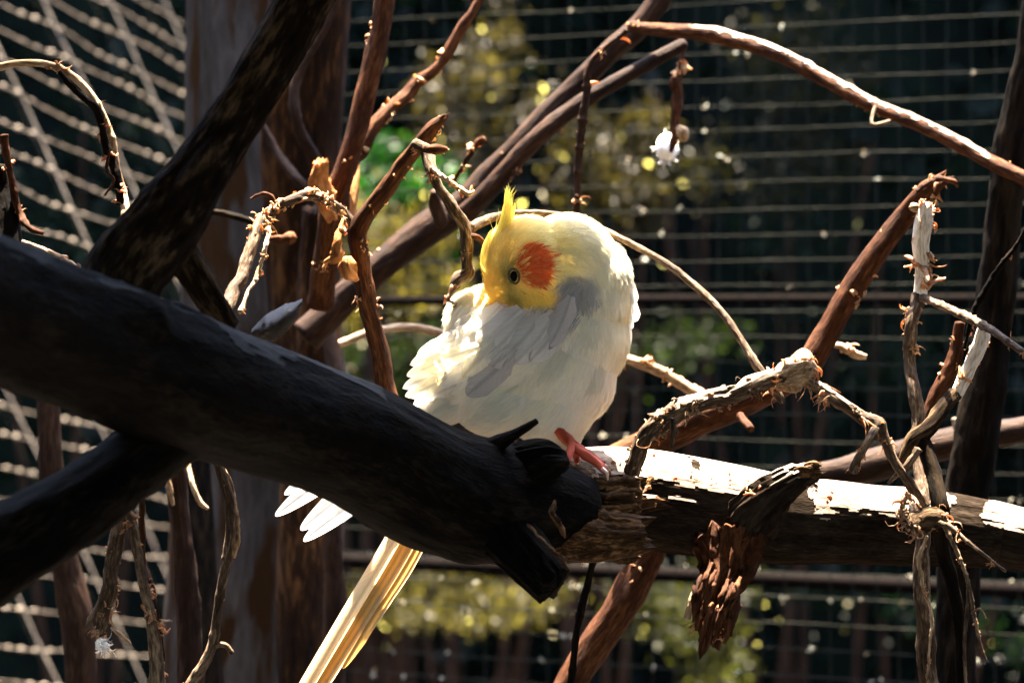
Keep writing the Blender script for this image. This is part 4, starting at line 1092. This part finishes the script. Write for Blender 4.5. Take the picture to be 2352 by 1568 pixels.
def bird_body_mesh():
    verts, quads, tris = [], [], []
    mb = MB()
    nu, nv = 28, 20
    th = np.linspace(0, 2 * np.pi, nu, endpoint=False)
    ph = np.linspace(0, np.pi, nv)
    for (x, y, dz, rx, ry, rot, rd) in BL:
        d = BD + dz
        c = P(x, y, d)
        k = d / F
        a = math.radians(rot)
        e1 = RT * math.cos(a) - UP * math.sin(a)
        e2 = RT * math.sin(a) + UP * math.cos(a)
        TH, PH = np.meshgrid(th, ph[1:-1])
        sx, sy, sz = np.sin(PH) * np.cos(TH), np.sin(PH) * np.sin(TH), np.cos(PH)
        X = c + e1 * (sx * rx * k)[..., None] + FW * (sy * rd)[..., None] + e2 * (sz * ry * k)[..., None]
        n = nv - 2
        v = np.vstack([X.reshape(-1, 3), c + e2 * ry * k, c - e2 * ry * k])
        i = np.arange(n - 1)[:, None] * nu
        j = np.arange(nu)[None]
        q = np.stack([i + j, i + nu + j, i + nu + (j + 1) % nu, i + (j + 1) % nu], -1).reshape(-1, 4)
        jj = np.arange(nu)
        t = np.vstack([np.c_[jj, (jj + 1) % nu, np.full(nu, n * nu)], np.c_[(n - 1) * nu + (jj + 1) % nu, (n - 1) * nu + jj, np.full(nu, n * nu + 1)]])
        mb.add(v, q, t)
    tmp = mb.build("tmp_body", M['bird'], loc=(0, 0, 0))
    rm = tmp.modifiers.new("r", 'REMESH'); rm.mode = 'VOXEL'; rm.voxel_size = 0.0013
    sm = tmp.modifiers.new("s", 'SMOOTH'); sm.factor = 0.6; sm.iterations = 9
    dg = bpy.context.evaluated_depsgraph_get()
    ev = tmp.evaluated_get(dg)
    me = bpy.data.meshes.new_from_object(ev)
    nvv = len(me.vertices)
    co = np.empty(nvv * 3, dtype=np.float32); me.vertices.foreach_get("co", co)
    no = np.empty(nvv * 3, dtype=np.float32); me.vertices.foreach_get("normal", no)
    polys = np.array([list(p.vertices) for p in me.polygons if len(p.vertices) == 4])
    bpy.data.objects.remove(tmp)
    return co.reshape(-1, 3).astype(float), no.reshape(-1, 3).astype(float), polys

YEL = np.array([0.92, 0.72, 0.15]); PYEL = np.array([0.86, 0.80, 0.40]); CRM = np.array([0.84, 0.80, 0.65]); WHT = np.array([0.86, 0.83, 0.77])
GRY = np.array([0.40, 0.40, 0.43]); ORA = np.array([0.62, 0.085, 0.02]); OLV = np.array([0.13, 0.105, 0.045])
def sstep(a, b, x):
    t = np.clip((x - a) / (b - a), 0, 1)
    return t * t * (3 - 2 * t)

def bird_colour(p):
    """plumage colour by place on the bird (its local picture-side map)"""
    x, y, d = S(p)
    q = np.stack([x / 60, y / 60, d * 0], -1)
    nz = fbm(q, 3, 91)
    jx = x + nz * 10
    jy = y + fbm(q + 31, 3, 17) * 10
    c = np.tile(WHT, (len(x), 1))
    def mix(c, k, w):
        return c * (1 - w[:, None]) + k * w[:, None]
    c = mix(c, CRM, np.clip(0.5 + 0.5 * nz, 0, 1) * 0.7)
    c = mix(c, np.array([0.62, 0.62, 0.54]), sstep(0.0, 0.8, fbm(np.stack([(x + y * .5) / 30, (y - x * .5) / 90, d * 0], -1), 3, 5)) * 0.6)
    neck = sstep(1480, 1330, jx) * sstep(780, 620, jy)
    c = mix(c, np.array([0.80, 0.77, 0.50]), neck * 0.7)
    c = mix(c, np.array([0.82, 0.70, 0.28]), np.exp(-(((jx - 1445) / 30) ** 2 + ((jy - 720) / 90) ** 2)) * 0.55)
    head = sstep(150, 95, np.hypot(jx - 1205, jy - 610))
    front = (d < BD + 0.012).astype(float)
    c = mix(c, PYEL, head)
    face = sstep(1275, 1150, jx - 0.25 * (jy - 600)) * head
    c = mix(c, YEL, face * 0.72)
    chin = np.exp(-(((jx - 1225) / 62) ** 2 + ((jy - 685) / 40) ** 2))
    c = mix(c, YEL, np.clip(chin * 1.3, 0, 0.9) * front)
    c = mix(c, GRY * 0.9, sstep(46, 24, np.hypot((jx - 1325) * 0.8, (jy - 672) * 0.9)) * 0.85 * front)
    # the ear patch
    ex, ey = (jx - 1231), (jy - 606)
    rr = (np.abs(ex / 41) ** 2.3 + np.abs(ey / 40) ** 2.3 + 0.35 * ex * ey / (43 * 41)) ** 0.5
    c = mix(c, np.array([0.84, 0.36, 0.08]), sstep(1.25, 0.95, rr) * 0.7 * front)
    c = mix(c, ORA * 1.0, sstep(1.1, 0.85, rr) * (0.85 + 0.15 * np.sin(x * 1.7) * np.sin(y * 1.3)) * front)
    ol = np.exp(-(((x - 1166) / 17) ** 2 + ((y - 640) / 30) ** 2)) + 0.8 * np.exp(-(((x - 1180) / 20) ** 2 + ((y - 680) / 15) ** 2))
    c = mix(c, OLV, np.clip(ol * (0.6 + 0.6 * nz), 0, 0.65) * front)
    return np.clip(c, 0.01, 0.90)

# flow of the plumage: (x, y) -> direction in the picture plane (dx, dy with y down)
FL = np.array([(1120, 600, .25, -1), (1150, 540, .5, -.8), (1140, 650, .6, -.5), (1180, 600, .8, -.6), (1200, 520, .9, -.4), (1230, 600, .75, -.35), (1260, 560, .9, 0),
               (1220, 660, .6, .6), (1180, 685, .15, .9), (1240, 690, .35, .9), (1290, 670, .8, .6), (1300, 530, .9, .3), (1350, 560, .8, .6), (1400, 600, .5, .9), (1440, 680, .1, 1),
               (1450, 760, -.1, 1), (1430, 850, -.35, .9), (1380, 940, -.5, .9), (1320, 1000, -.5, .9), (1340, 700, -.1, 1), (1330, 800, -.4, .9), (1280, 880, -.6, .8),
               (1220, 920, -.75, .6), (1150, 930, -.85, .45), (1200, 820, -.7, .65), (1100, 850, -.8, .55), (1050, 900, -.85, .5), (1080, 720, -.6, .7), (1050, 780, -.6, .8), (1130, 780, -.8, .6), (1000, 930, -.85, .5)], dtype=float)
def flow(p, n):
    x, y, d = S(p)
    w = 1.0 / (((x[:, None] - FL[None, :, 0]) ** 2 + (y[:, None] - FL[None, :, 1]) ** 2) ** 1.5 + 400)
    w /= w.sum(1, keepdims=True)
    fx, fy = w @ FL[:, 2], w @ FL[:, 3]
    f = RT[None] * fx[:, None] - UP[None] * fy[:, None]
    f = f - n * (f * n).sum(1, keepdims=True)
    return norm(f)

def strands(mb, p, n, f, L, W, lift, colr, seg=3, bend=None):
    """flat tapering barbs lying along f over the surface; all arrays (k,...)"""
    k = len(p)
    t = np.linspace(0, 1, seg + 1)
    side = norm(np.cross(f, n))
    rows = []
    for a in t:
        c = p + f * (L * a)[:, None] + n * (lift * a - (L * a) ** 2 * 9.0)[:, None]
        if bend is not None:
            c = c + bend * (a ** 2)
        w = (W * (1 - a ** 2.2) * (0.55 + 0.9 * min(a * 3, 1) * 0.5))[:, None]
        rows.append(c + side * w); rows.append(c - side * w)
    V = np.stack(rows, 1)
    m = 2 * (seg + 1)
    b = np.arange(k)[:, None, None] * m
    i = np.arange(seg)[None, :, None] * 2
    q = (b + i + np.array([0, 1, 3, 2])[None, None]).reshape(-1, 4)
    bk = np.stack([np.stack([np.full(k, 0.0) + rng.uniform(0, 500, k), np.full(k, a * 2), np.full(k, s)], -1) for a in t for s in (0, 1)], 1)
    mb.add(V.reshape(-1, 3), q, bk=bk.reshape(-1, 3), c=np.repeat(colr, m, 0))

def bird():
    root = thing("bird", "white and yellow cockatiel with orange cheek tucking its bill into its back feathers", "bird", P(1340, 1060, 2.38))
    co, no, quads = bird_body_mesh()
    colr = bird_colour(co)
    mb = MB()
    mb.add(co, quads, c=colr * 0.92)
    body = mb.build("body", M['bird'], root)
    bvh = BVHTree.FromPolygons([Vector(v) for v in co], [list(map(int, q)) for q in quads])
    def hit(x, y, back=None):
        d = Vector(norm(P(x, y, 1.0) - CAM))
        h = bvh.ray_cast(Vector(CAM), d)
        if h[0] is None:
            return None, None
        return np.array(h[0]), np.array(h[1])

    # ---- plumage over the whole body
    a, b, c, d4 = (co[quads[:, k]] for k in range(4))
    area = np.linalg.norm(np.cross(c - a, d4 - b), axis=1) / 2
    cen_all = (a + b + c + d4) / 4
    nrm = norm(no[quads].mean(1))
    sx, sy, sd = S(cen_all)
    facing = (nrm @ norm(cen_all.mean(0) - CAM)) < 0.35
    dens = area * np.where(facing, 1.0, 0.25)
    pr = dens / dens.sum()
    def sample(k, w=None):
        ww = pr if w is None else pr * w
        ww = ww / ww.sum()
        idx = rng.choice(len(quads), k, p=ww)
        u, v = rng.random(k)[:, None], rng.random(k)[:, None]
        p = a[idx] * (1 - u) * (1 - v) + b[idx] * u * (1 - v) + c[idx] * u * v + d4[idx] * (1 - u) * v
        return p, nrm[idx]
    hd = sstep(165, 120, np.hypot(sx - 1215, sy - 610))
    mb = MB()
    # broad soft body feathers
    p, n = sample(15000, 1 - hd * 0.9)
    f = flow(p, n)
    f = norm(f + rng.normal(size=f.shape) * 0.05)
    strands(mb, p - n * 0.0006, n, f, rng.uniform(.009, .015, len(p)), rng.uniform(.0010, .0021, len(p)), rng.uniform(.0006, .0012, len(p)), bird_colour(p) * rng.uniform(0.93, 1.05, (len(p), 1)), seg=5)
    # fine barbs
    p, n = sample(20000, 1 - hd * 0.6)
    f = norm(flow(p, n) + rng.normal(size=(len(p), 3)) * 0.07)
    strands(mb, p, n, f, rng.uniform(.006, .011, len(p)), rng.uniform(.00010, .00026, len(p)), rng.uniform(.0004, .0014, len(p)), bird_colour(p) * rng.uniform(0.9, 1.08, (len(p), 1)), seg=4)
    # head: short dense fluff
    p, n = sample(32000, hd)
    f = norm(flow(p, n) + rng.normal(size=(len(p), 3)) * 0.11)
    x, y, d = S(p)
    chin = np.exp(-(((x - 1235) / 70) ** 2 + ((y - 690) / 36) ** 2))
    strands(mb, p, n, f, rng.uniform(.0018, .0036, len(p)) * (1 + 0.8 * chin), rng.uniform(.00012, .00034, len(p)), rng.uniform(.0004, .0012, len(p)) * (1 + 1.6 * chin), bird_colour(p) * rng.uniform(0.88, 1.1, (len(p), 1)), seg=4)
    tag(mb.build("plumage", M['feather'], root), kind='stuff')

    # ---- single vaned feathers
    def feather(name, pts, w, colr, drape=0.0022, camber=0.25, tipcol=None, ns=16, nc=4, roll=0.0, wmul=None, parent=root, split=0.0, rnd=0.5):
        """pts: list of (x, y[, d]); with no d the feather lies on the body"""
        P3 = []
        last = None
        for q in pts:
            if len(q) == 3:
                P3.append(P(*q)); last = q[2]
            else:
                h, nn = hit(q[0], q[1])
                if h is None:
                    dd = last if last else BD
                else:
                    dd = float((h - CAM) @ FW) - drape
                last = dd if h is not None else last
                P3.append(P(q[0], q[1], dd))
        P3 = np.array(P3)
        A = np.c_[P3, np.zeros(len(P3))]
        p, _ = resample([(*r_, 0.001) for r_ in P3], 2.0, world=True)
        s = np.r_[0, np.cumsum(np.linalg.norm(np.diff(p, axis=0), axis=1))]
        L = s[-1]
        t = np.sin(np.linspace(0, 1, ns) * np.pi / 2)
        c = np.stack([np.interp(t * L, s, p[:, k]) for k in range(3)], -1)
        T = norm(np.gradient(c, axis=0))
        nn = -FW + RT * math.sin(roll)
        side = norm(np.cross(T, nn))
        wm = w * BD / F
        prof = np.clip(t / 0.22, 0.25, 1) ** 0.6 * np.clip((1 - t) / (0.12 + rnd * 0.25), 0, 1) ** 0.5
        u = np.linspace(-1, 1, 2 * nc + 1)
        X = c[:, None] + side[:, None] * (u[None, :, None] * (prof * wm / 2)[:, None, None]) + FW[None, None] * ((u ** 2)[None, :, None] * (prof * wm * camber)[:, None, None])
        if split:
            X = X + T[:, None] * (rng.normal(size=(1, len(u), 1)) * split * wm * (t ** 2)[:, None, None])
        # quill ridge
        X[:, nc] -= FW * wm * 0.02
        m = 2 * nc + 1
        i = np.arange(ns - 1)[:, None] * m
        j = np.arange(m - 1)[None]
        q4 = np.stack([i + j, i + j + 1, i + m + j + 1, i + m + j], -1).reshape(-1, 4)
        cc = np.tile(np.array(colr, dtype=float), (ns, m, 1))
        if tipcol is not None:
            cc = cc * (1 - (t ** 1.5)[:, None, None]) + np.array(tipcol) * (t ** 1.5)[:, None, None]
        cc[:, nc] *= 0.72
        sdv = R.uniform(0, 900)
        # barb direction: streaks slant out from the quill
        bk = np.stack([np.broadcast_to((t[:, None] * L * 900 - np.abs(u)[None] * wm * 700), (ns, m)) + sdv, np.broadcast_to(u[None] * 1.2, (ns, m)), np.zeros((ns, m)) + sdv], -1)
        mbf = MB()
        mbf.add(X.reshape(-1, 3), q4, bk=bk.reshape(-1, 3), c=cc.reshape(-1, 3))
        return mbf.build(name, M['feather'], parent)

    W_, C_, G_ = (0.80, 0.79, 0.76), (0.80, 0.78, 0.62), (0.50, 0.49, 0.51)
    LG = (0.68, 0.67, 0.67)
    # secondaries fanning to the jagged edge, lower left
    for k, (bx, by, tx, ty, w, cl) in enumerate([(1130, 760, 943, 838, 40, W_), (1120, 790, 936, 862, 38, C_), (1110, 815, 926, 890, 36, W_), (1110, 840, 932, 910, 36, C_), (1120, 860, 952, 925, 38, W_), (1150, 745, 958, 815, 42, W_), (1165, 740, 985, 800, 46, W_)]):
        feather("flight_feather", [(bx, by), ((bx + tx) / 2, (by + ty) / 2 - 4), (tx * .75 + bx * .25, ty * .75 + by * .25, 2.412 + k * .0012), (tx, ty, 2.42 + k * .0012)], w, cl, drape=0.003, rnd=0.25, split=0.05)
    # primaries whose tips show under the log
    for k, (mx, my, tx, ty, w) in enumerate([(840, 1010, 653, 1135, 44), (840, 1030, 632, 1184, 50), (880, 1060, 690, 1216, 56), (900, 1075, 697, 1242, 50), (960, 1090, 860, 1205, 40)]):
        feather("flight_feather", [(1040, 905, 2.43), (mx, my, 2.425 + k * .002), (tx, ty, 2.42 + k * .002)], w, W_, rnd=0.5, camber=0.12, ns=22)
    # pale greenish cream covert rows of the near wing
    for q, w, cl in (([(1180, 760), (1110, 800), (1035, 850), (1000, 880, 2.41)], 60, C_), ([(1200, 800), (1140, 850), (1060, 900)], 66, W_), ([(1240, 840), (1180, 890), (1110, 935)], 70, C_), ([(1215, 790), (1150, 845), (1080, 880)], 58, W_)):
        feather("covert_feather", q, w, cl, drape=0.0010, camber=0.12, rnd=0.6)
    # single grey feather
    feather("covert_feather", [(1175, 820), (1125, 862), (1072, 908)], 62, G_, drape=0.0042, camber=0.12, rnd=0.55)
    # the grey and white scapulars under the bill
    for kf, (q, w, cl, tp) in enumerate((([(1175, 735), (1110, 790), (1025, 858)], 66, LG, W_), ([(1190, 725), (1130, 790), (1065, 862)], 62, W_, C_),
                         ([(1215, 715), (1165, 775), (1100, 842)], 60, LG, W_), ([(1250, 715), (1205, 775), (1135, 838)], 62, LG, G_),
                         ([(1150, 700), (1110, 745), (1050, 800)], 56, W_, W_), ([(1275, 715), (1242, 770), (1185, 832)], 58, LG, LG), ([(1195, 708), (1150, 750), (1095, 800)], 56, LG, LG),
                         ([(1300, 705), (1272, 765), (1222, 826)], 56, G_, LG), ([(1312, 680), (1292, 735), (1262, 796)], 46, G_, G_))):
        feather("scapular_feather", q, w, cl, drape=0.0034 + 0.0004 * kf, camber=0.16, tipcol=tp, rnd=0.35, split=0.08, ns=22)
    # loose grey and white barbs that soften the wing where the bill is tucked in
    k = 1500
    x_ = rng.uniform(1060, 1335, k); y_ = 700 + rng.random(k) * 110
    y_ = np.where(x_ > 1280, 650 + rng.random(k) * 100, y_)
    pp, nn_, keepk = [], [], []
    for q in range(k):
        h, hn = hit(x_[q], y_[q])
        if h is None or (y_[q] - 690) > (1400 - x_[q]) * 0.45 + 20: continue
        pp.append(h - FW * 0.003); nn_.append(hn); keepk.append(q)
    pp, nn_ = np.array(pp), np.array(nn_)
    f = norm(flow(pp, nn_) * 0.2 + (RT * -0.62 - UP * 0.72)[None] + rng.normal(size=pp.shape) * 0.13)
    gx = sstep(1090, 1290, x_[keepk] + rng.normal(size=len(pp)) * 35)[:, None]
    cc_ = np.array([0.74, 0.74, 0.73])[None] * (1 - gx) + np.array([0.42, 0.43, 0.46])[None] * gx
    mbg = MB()
    strands(mbg, pp, -FW[None] * 0.8 + nn_ * 0.2, f, rng.uniform(.006, .013, len(pp)), rng.uniform(.00012, .0004, len(pp)), rng.uniform(.0002, .0012, len(pp)), cc_ * rng.uniform(.85, 1.1, (len(pp), 1)), seg=4)
    tag(mbg.build("wing_barbs", M['feather'], root), kind='stuff')
    # pointed feathers along the sunlit back edge
    for q, w in (([(1430, 610), (1458, 650), (1474, 700)], 34), ([(1440, 650), (1464, 690), (1480, 738)], 30), ([(1420, 590), (1448, 622), (1466, 655)], 32), ([(1425, 600), (1448, 640), (1462, 672)], 30), ([(1435, 640), (1455, 672), (1469, 700)], 26), ([(1442, 690), (1460, 730), (1461, 762)], 26), ([(1446, 720), (1458, 765), (1454, 800)], 26), ([(1415, 570), (1440, 600), (1452, 625)], 30),
                 ([(1400, 860), (1412, 890), (1400, 925)], 26), ([(1370, 920), (1378, 945), (1362, 975)], 26)):
        feather("contour_feather", [(a_[0] - 19, a_[1], BD - .002) for a_ in q], w, W_, camber=0.1, rnd=0.1)

    # crest
    cr = (0.83, 0.72, 0.16)
    for (bx, by, mx, my, m2x, m2y, tx, ty, w) in ((1138, 585, 1146, 535, 1160, 485, 1163, 432, 9), (1145, 580, 1152, 535, 1165, 488, 1169, 440, 9), (1150, 572, 1158, 535, 1170, 495, 1175, 452, 9),
                                                 (1160, 560, 1165, 530, 1176, 500, 1182, 466, 8), (1130, 596, 1134, 556, 1152, 508, 1161, 462, 9), (1120, 610, 1115, 580, 1121, 552, 1128, 528, 9),
                                                 (1150, 590, 1150, 550, 1162, 510, 1168, 470, 11), (1140, 600, 1142, 560, 1156, 520, 1166, 480, 12), (1118, 630, 1108, 600, 1112, 570, 1119, 548, 10)):
        dd = 2.39
        feather("crest_feather", [(bx, by, dd), (mx, my, dd), (m2x, m2y, dd + .002), (tx, ty, dd + .004)], w, cr, camber=0.15, rnd=0.2, split=0.3)
    mb2 = MB()
    k = 150
    tt = rng.random(k)
    cx = np.interp(tt, [0, .3, .6, 1], [1130, 1150, 1164, 1169]) + rng.normal(size=k) * np.interp(tt, [0, 1], [12, 2.0])
    cy = np.interp(tt, [0, .3, .6, 1], [585, 530, 490, 445])
    p = np.array([P(x_, y_, 2.389) for x_, y_ in zip(cx, cy)])
    f = norm(RT[None] * (0.22 + rng.normal(size=(k, 1)) * 0.28) + UP[None] * (0.9) + FW[None] * rng.normal(size=(k, 1)) * 0.15)
    strands(mb2, p, np.tile(-FW, (k, 1)), f, rng.uniform(.004, .009, k), rng.uniform(.00010, .00022, k), np.zeros(k), np.tile(cr, (k, 1)) * rng.uniform(.9, 1.1, (k, 1)), seg=4)
    tag(mb2.build("crest_barbs", M['feather'], root), kind='stuff')

    # tail: long overlapping feathers
    TY, TW = (0.34, 0.20, 0.06), (0.50, 0.38, 0.22)
    for k, (q, w, cl) in enumerate([([(1045, 990), (905, 1240), (800, 1418), (712, 1568), (655, 1665)], 44, TW), ([(1058, 1000), (926, 1252), (825, 1420), (733, 1568), (685, 1650)], 36, TY),
                                    ([(1066, 1010), (938, 1262), (838, 1425), (752, 1562), (700, 1640)], 22, TW), ([(1075, 1020), (948, 1272), (868, 1400), (822, 1475), (787, 1535)], 30, TY), ([(1080, 1020), (958, 1274), (888, 1385), (850, 1450)], 16, TW)]):
        feather("tail_feather", [(a_, b_, 2.425 + k * .0012) for a_, b_ in q], w, cl, camber=0.3 if k % 2 else 0.4, ns=40, rnd=0.05)

    # eye, lids
    def blob(name, x, y, rx, ry, rot, depth, mat, off=0.0, parent=root, n=20):
        h, nn = hit(x, y)
        c = h + nn * off
        k = BD / F
        a_ = math.radians(rot)
        e1 = norm((RT * math.cos(a_) - UP * math.sin(a_)) - nn * ((RT * math.cos(a_) - UP * math.sin(a_)) @ nn))
        e2 = np.cross(nn, e1)
        th = np.linspace(0, 2 * np.pi, n, endpoint=False)
        ph = np.linspace(0.02, np.pi - 0.02, 12)
        TH, PH = np.meshgrid(th, ph)
        X = c + e1 * (np.sin(PH) * np.cos(TH) * rx * k)[..., None] + e2 * (np.sin(PH) * np.sin(TH) * ry * k)[..., None] + nn * (np.cos(PH) * depth)[..., None]
        i = np.arange(11)[:, None] * n
        j = np.arange(n)[None]
        m_ = MB()
        m_.add(X.reshape(-1, 3), np.stack([i + j, i + n + j, i + n + (j + 1) % n, i + (j + 1) % n], -1).reshape(-1, 4))
        return m_.build(name, mat, parent)
    blob("eye", 1181, 634, 8.5, 13, 0, 0.0026, M['eye'], off=0.0004)
    h, nn = hit(1181, 634)
    m_ = MB()
    ring = []
    for k in range(25):
        an = k / 24 * 2 * math.pi
        h2 = h + RT * math.cos(an) * 12.5 * BD / F + UP * math.sin(an) * 17 * BD / F
        hh = bvh.find_nearest(Vector(h2))
        ring.append((*(np.array(hh[0]) + np.array(hh[1]) * 0.0010), 0.0008))
    tube(m_, ring, seg=8, world=True, bark=0.1, lump=0.1, step=0.8)
    m_.build("eyelid", M['lid'], root)
    # bill, tucked into the feathers: cere and culmen
    m_ = MB()
    tube(m_, [(1140, 686, 2.397, 7), (1150, 696, 2.396, 8), (1162, 706, 2.396, 8), (1170, 716, 2.397, 5)], seg=16, bark=0.02, lump=0.03, step=0.3)
    m_.build("beak", M['beak'], root)
    # foot: leg and toes, claws
    m_ = MB()
    tube(m_, [(1270, 975, 2.40, 10), (1300, 1006, 2.385, 13), (1318, 1024, 2.370, 11), (1332, 1035, 2.360, 10), (1348, 1047, 2.354, 12), (1366, 1058, 2.350, 10), (1382, 1072, 2.345, 9), (1388, 1080, 2.342, 7)], seg=18, bark=0.12, lump=0.05, step=0.25, nodes=0.1)
    tube(m_, [(1318, 1022, 2.366, 11), (1338, 1034, 2.375, 10), (1362, 1050, 2.38, 9), (1384, 1066, 2.378, 8)], seg=14, bark=0.06, lump=0.05, step=0.25, nodes=0.1)
    tube(m_, [(1316, 1024, 2.366, 10), (1306, 1046, 2.355, 9), (1304, 1066, 2.35, 7)], seg=14, bark=0.06, lump=0.05, step=0.25, nodes=0.1)
    tube(m_, [(1318, 1022, 2.368, 10), (1322, 1040, 2.385, 9), (1326, 1060, 2.388, 7)], seg=14, bark=0.06, lump=0.05, step=0.25, nodes=0.1)
    ft = m_.build("foot", M['foot'], root)
    for q in ([(1384, 1076, 2.340, 5), (1394, 1086, 2.337, 4), (1396, 1102, 2.338, 1.2)], [(1382, 1064, 2.378, 5), (1394, 1072, 2.378, 3.5), (1400, 1086, 2.378, 1.2)], [(1304, 1064, 2.35, 4.5), (1300, 1078, 2.35, 1.5)], [(1326, 1058, 2.388, 4.5), (1326, 1074, 2.388, 1.5)]):
        m_ = MB()
        tube(m_, q, seg=10, bark=0, lump=0.02, step=0.5)
        m_.build("claw", M['claw'], ft)
bird()
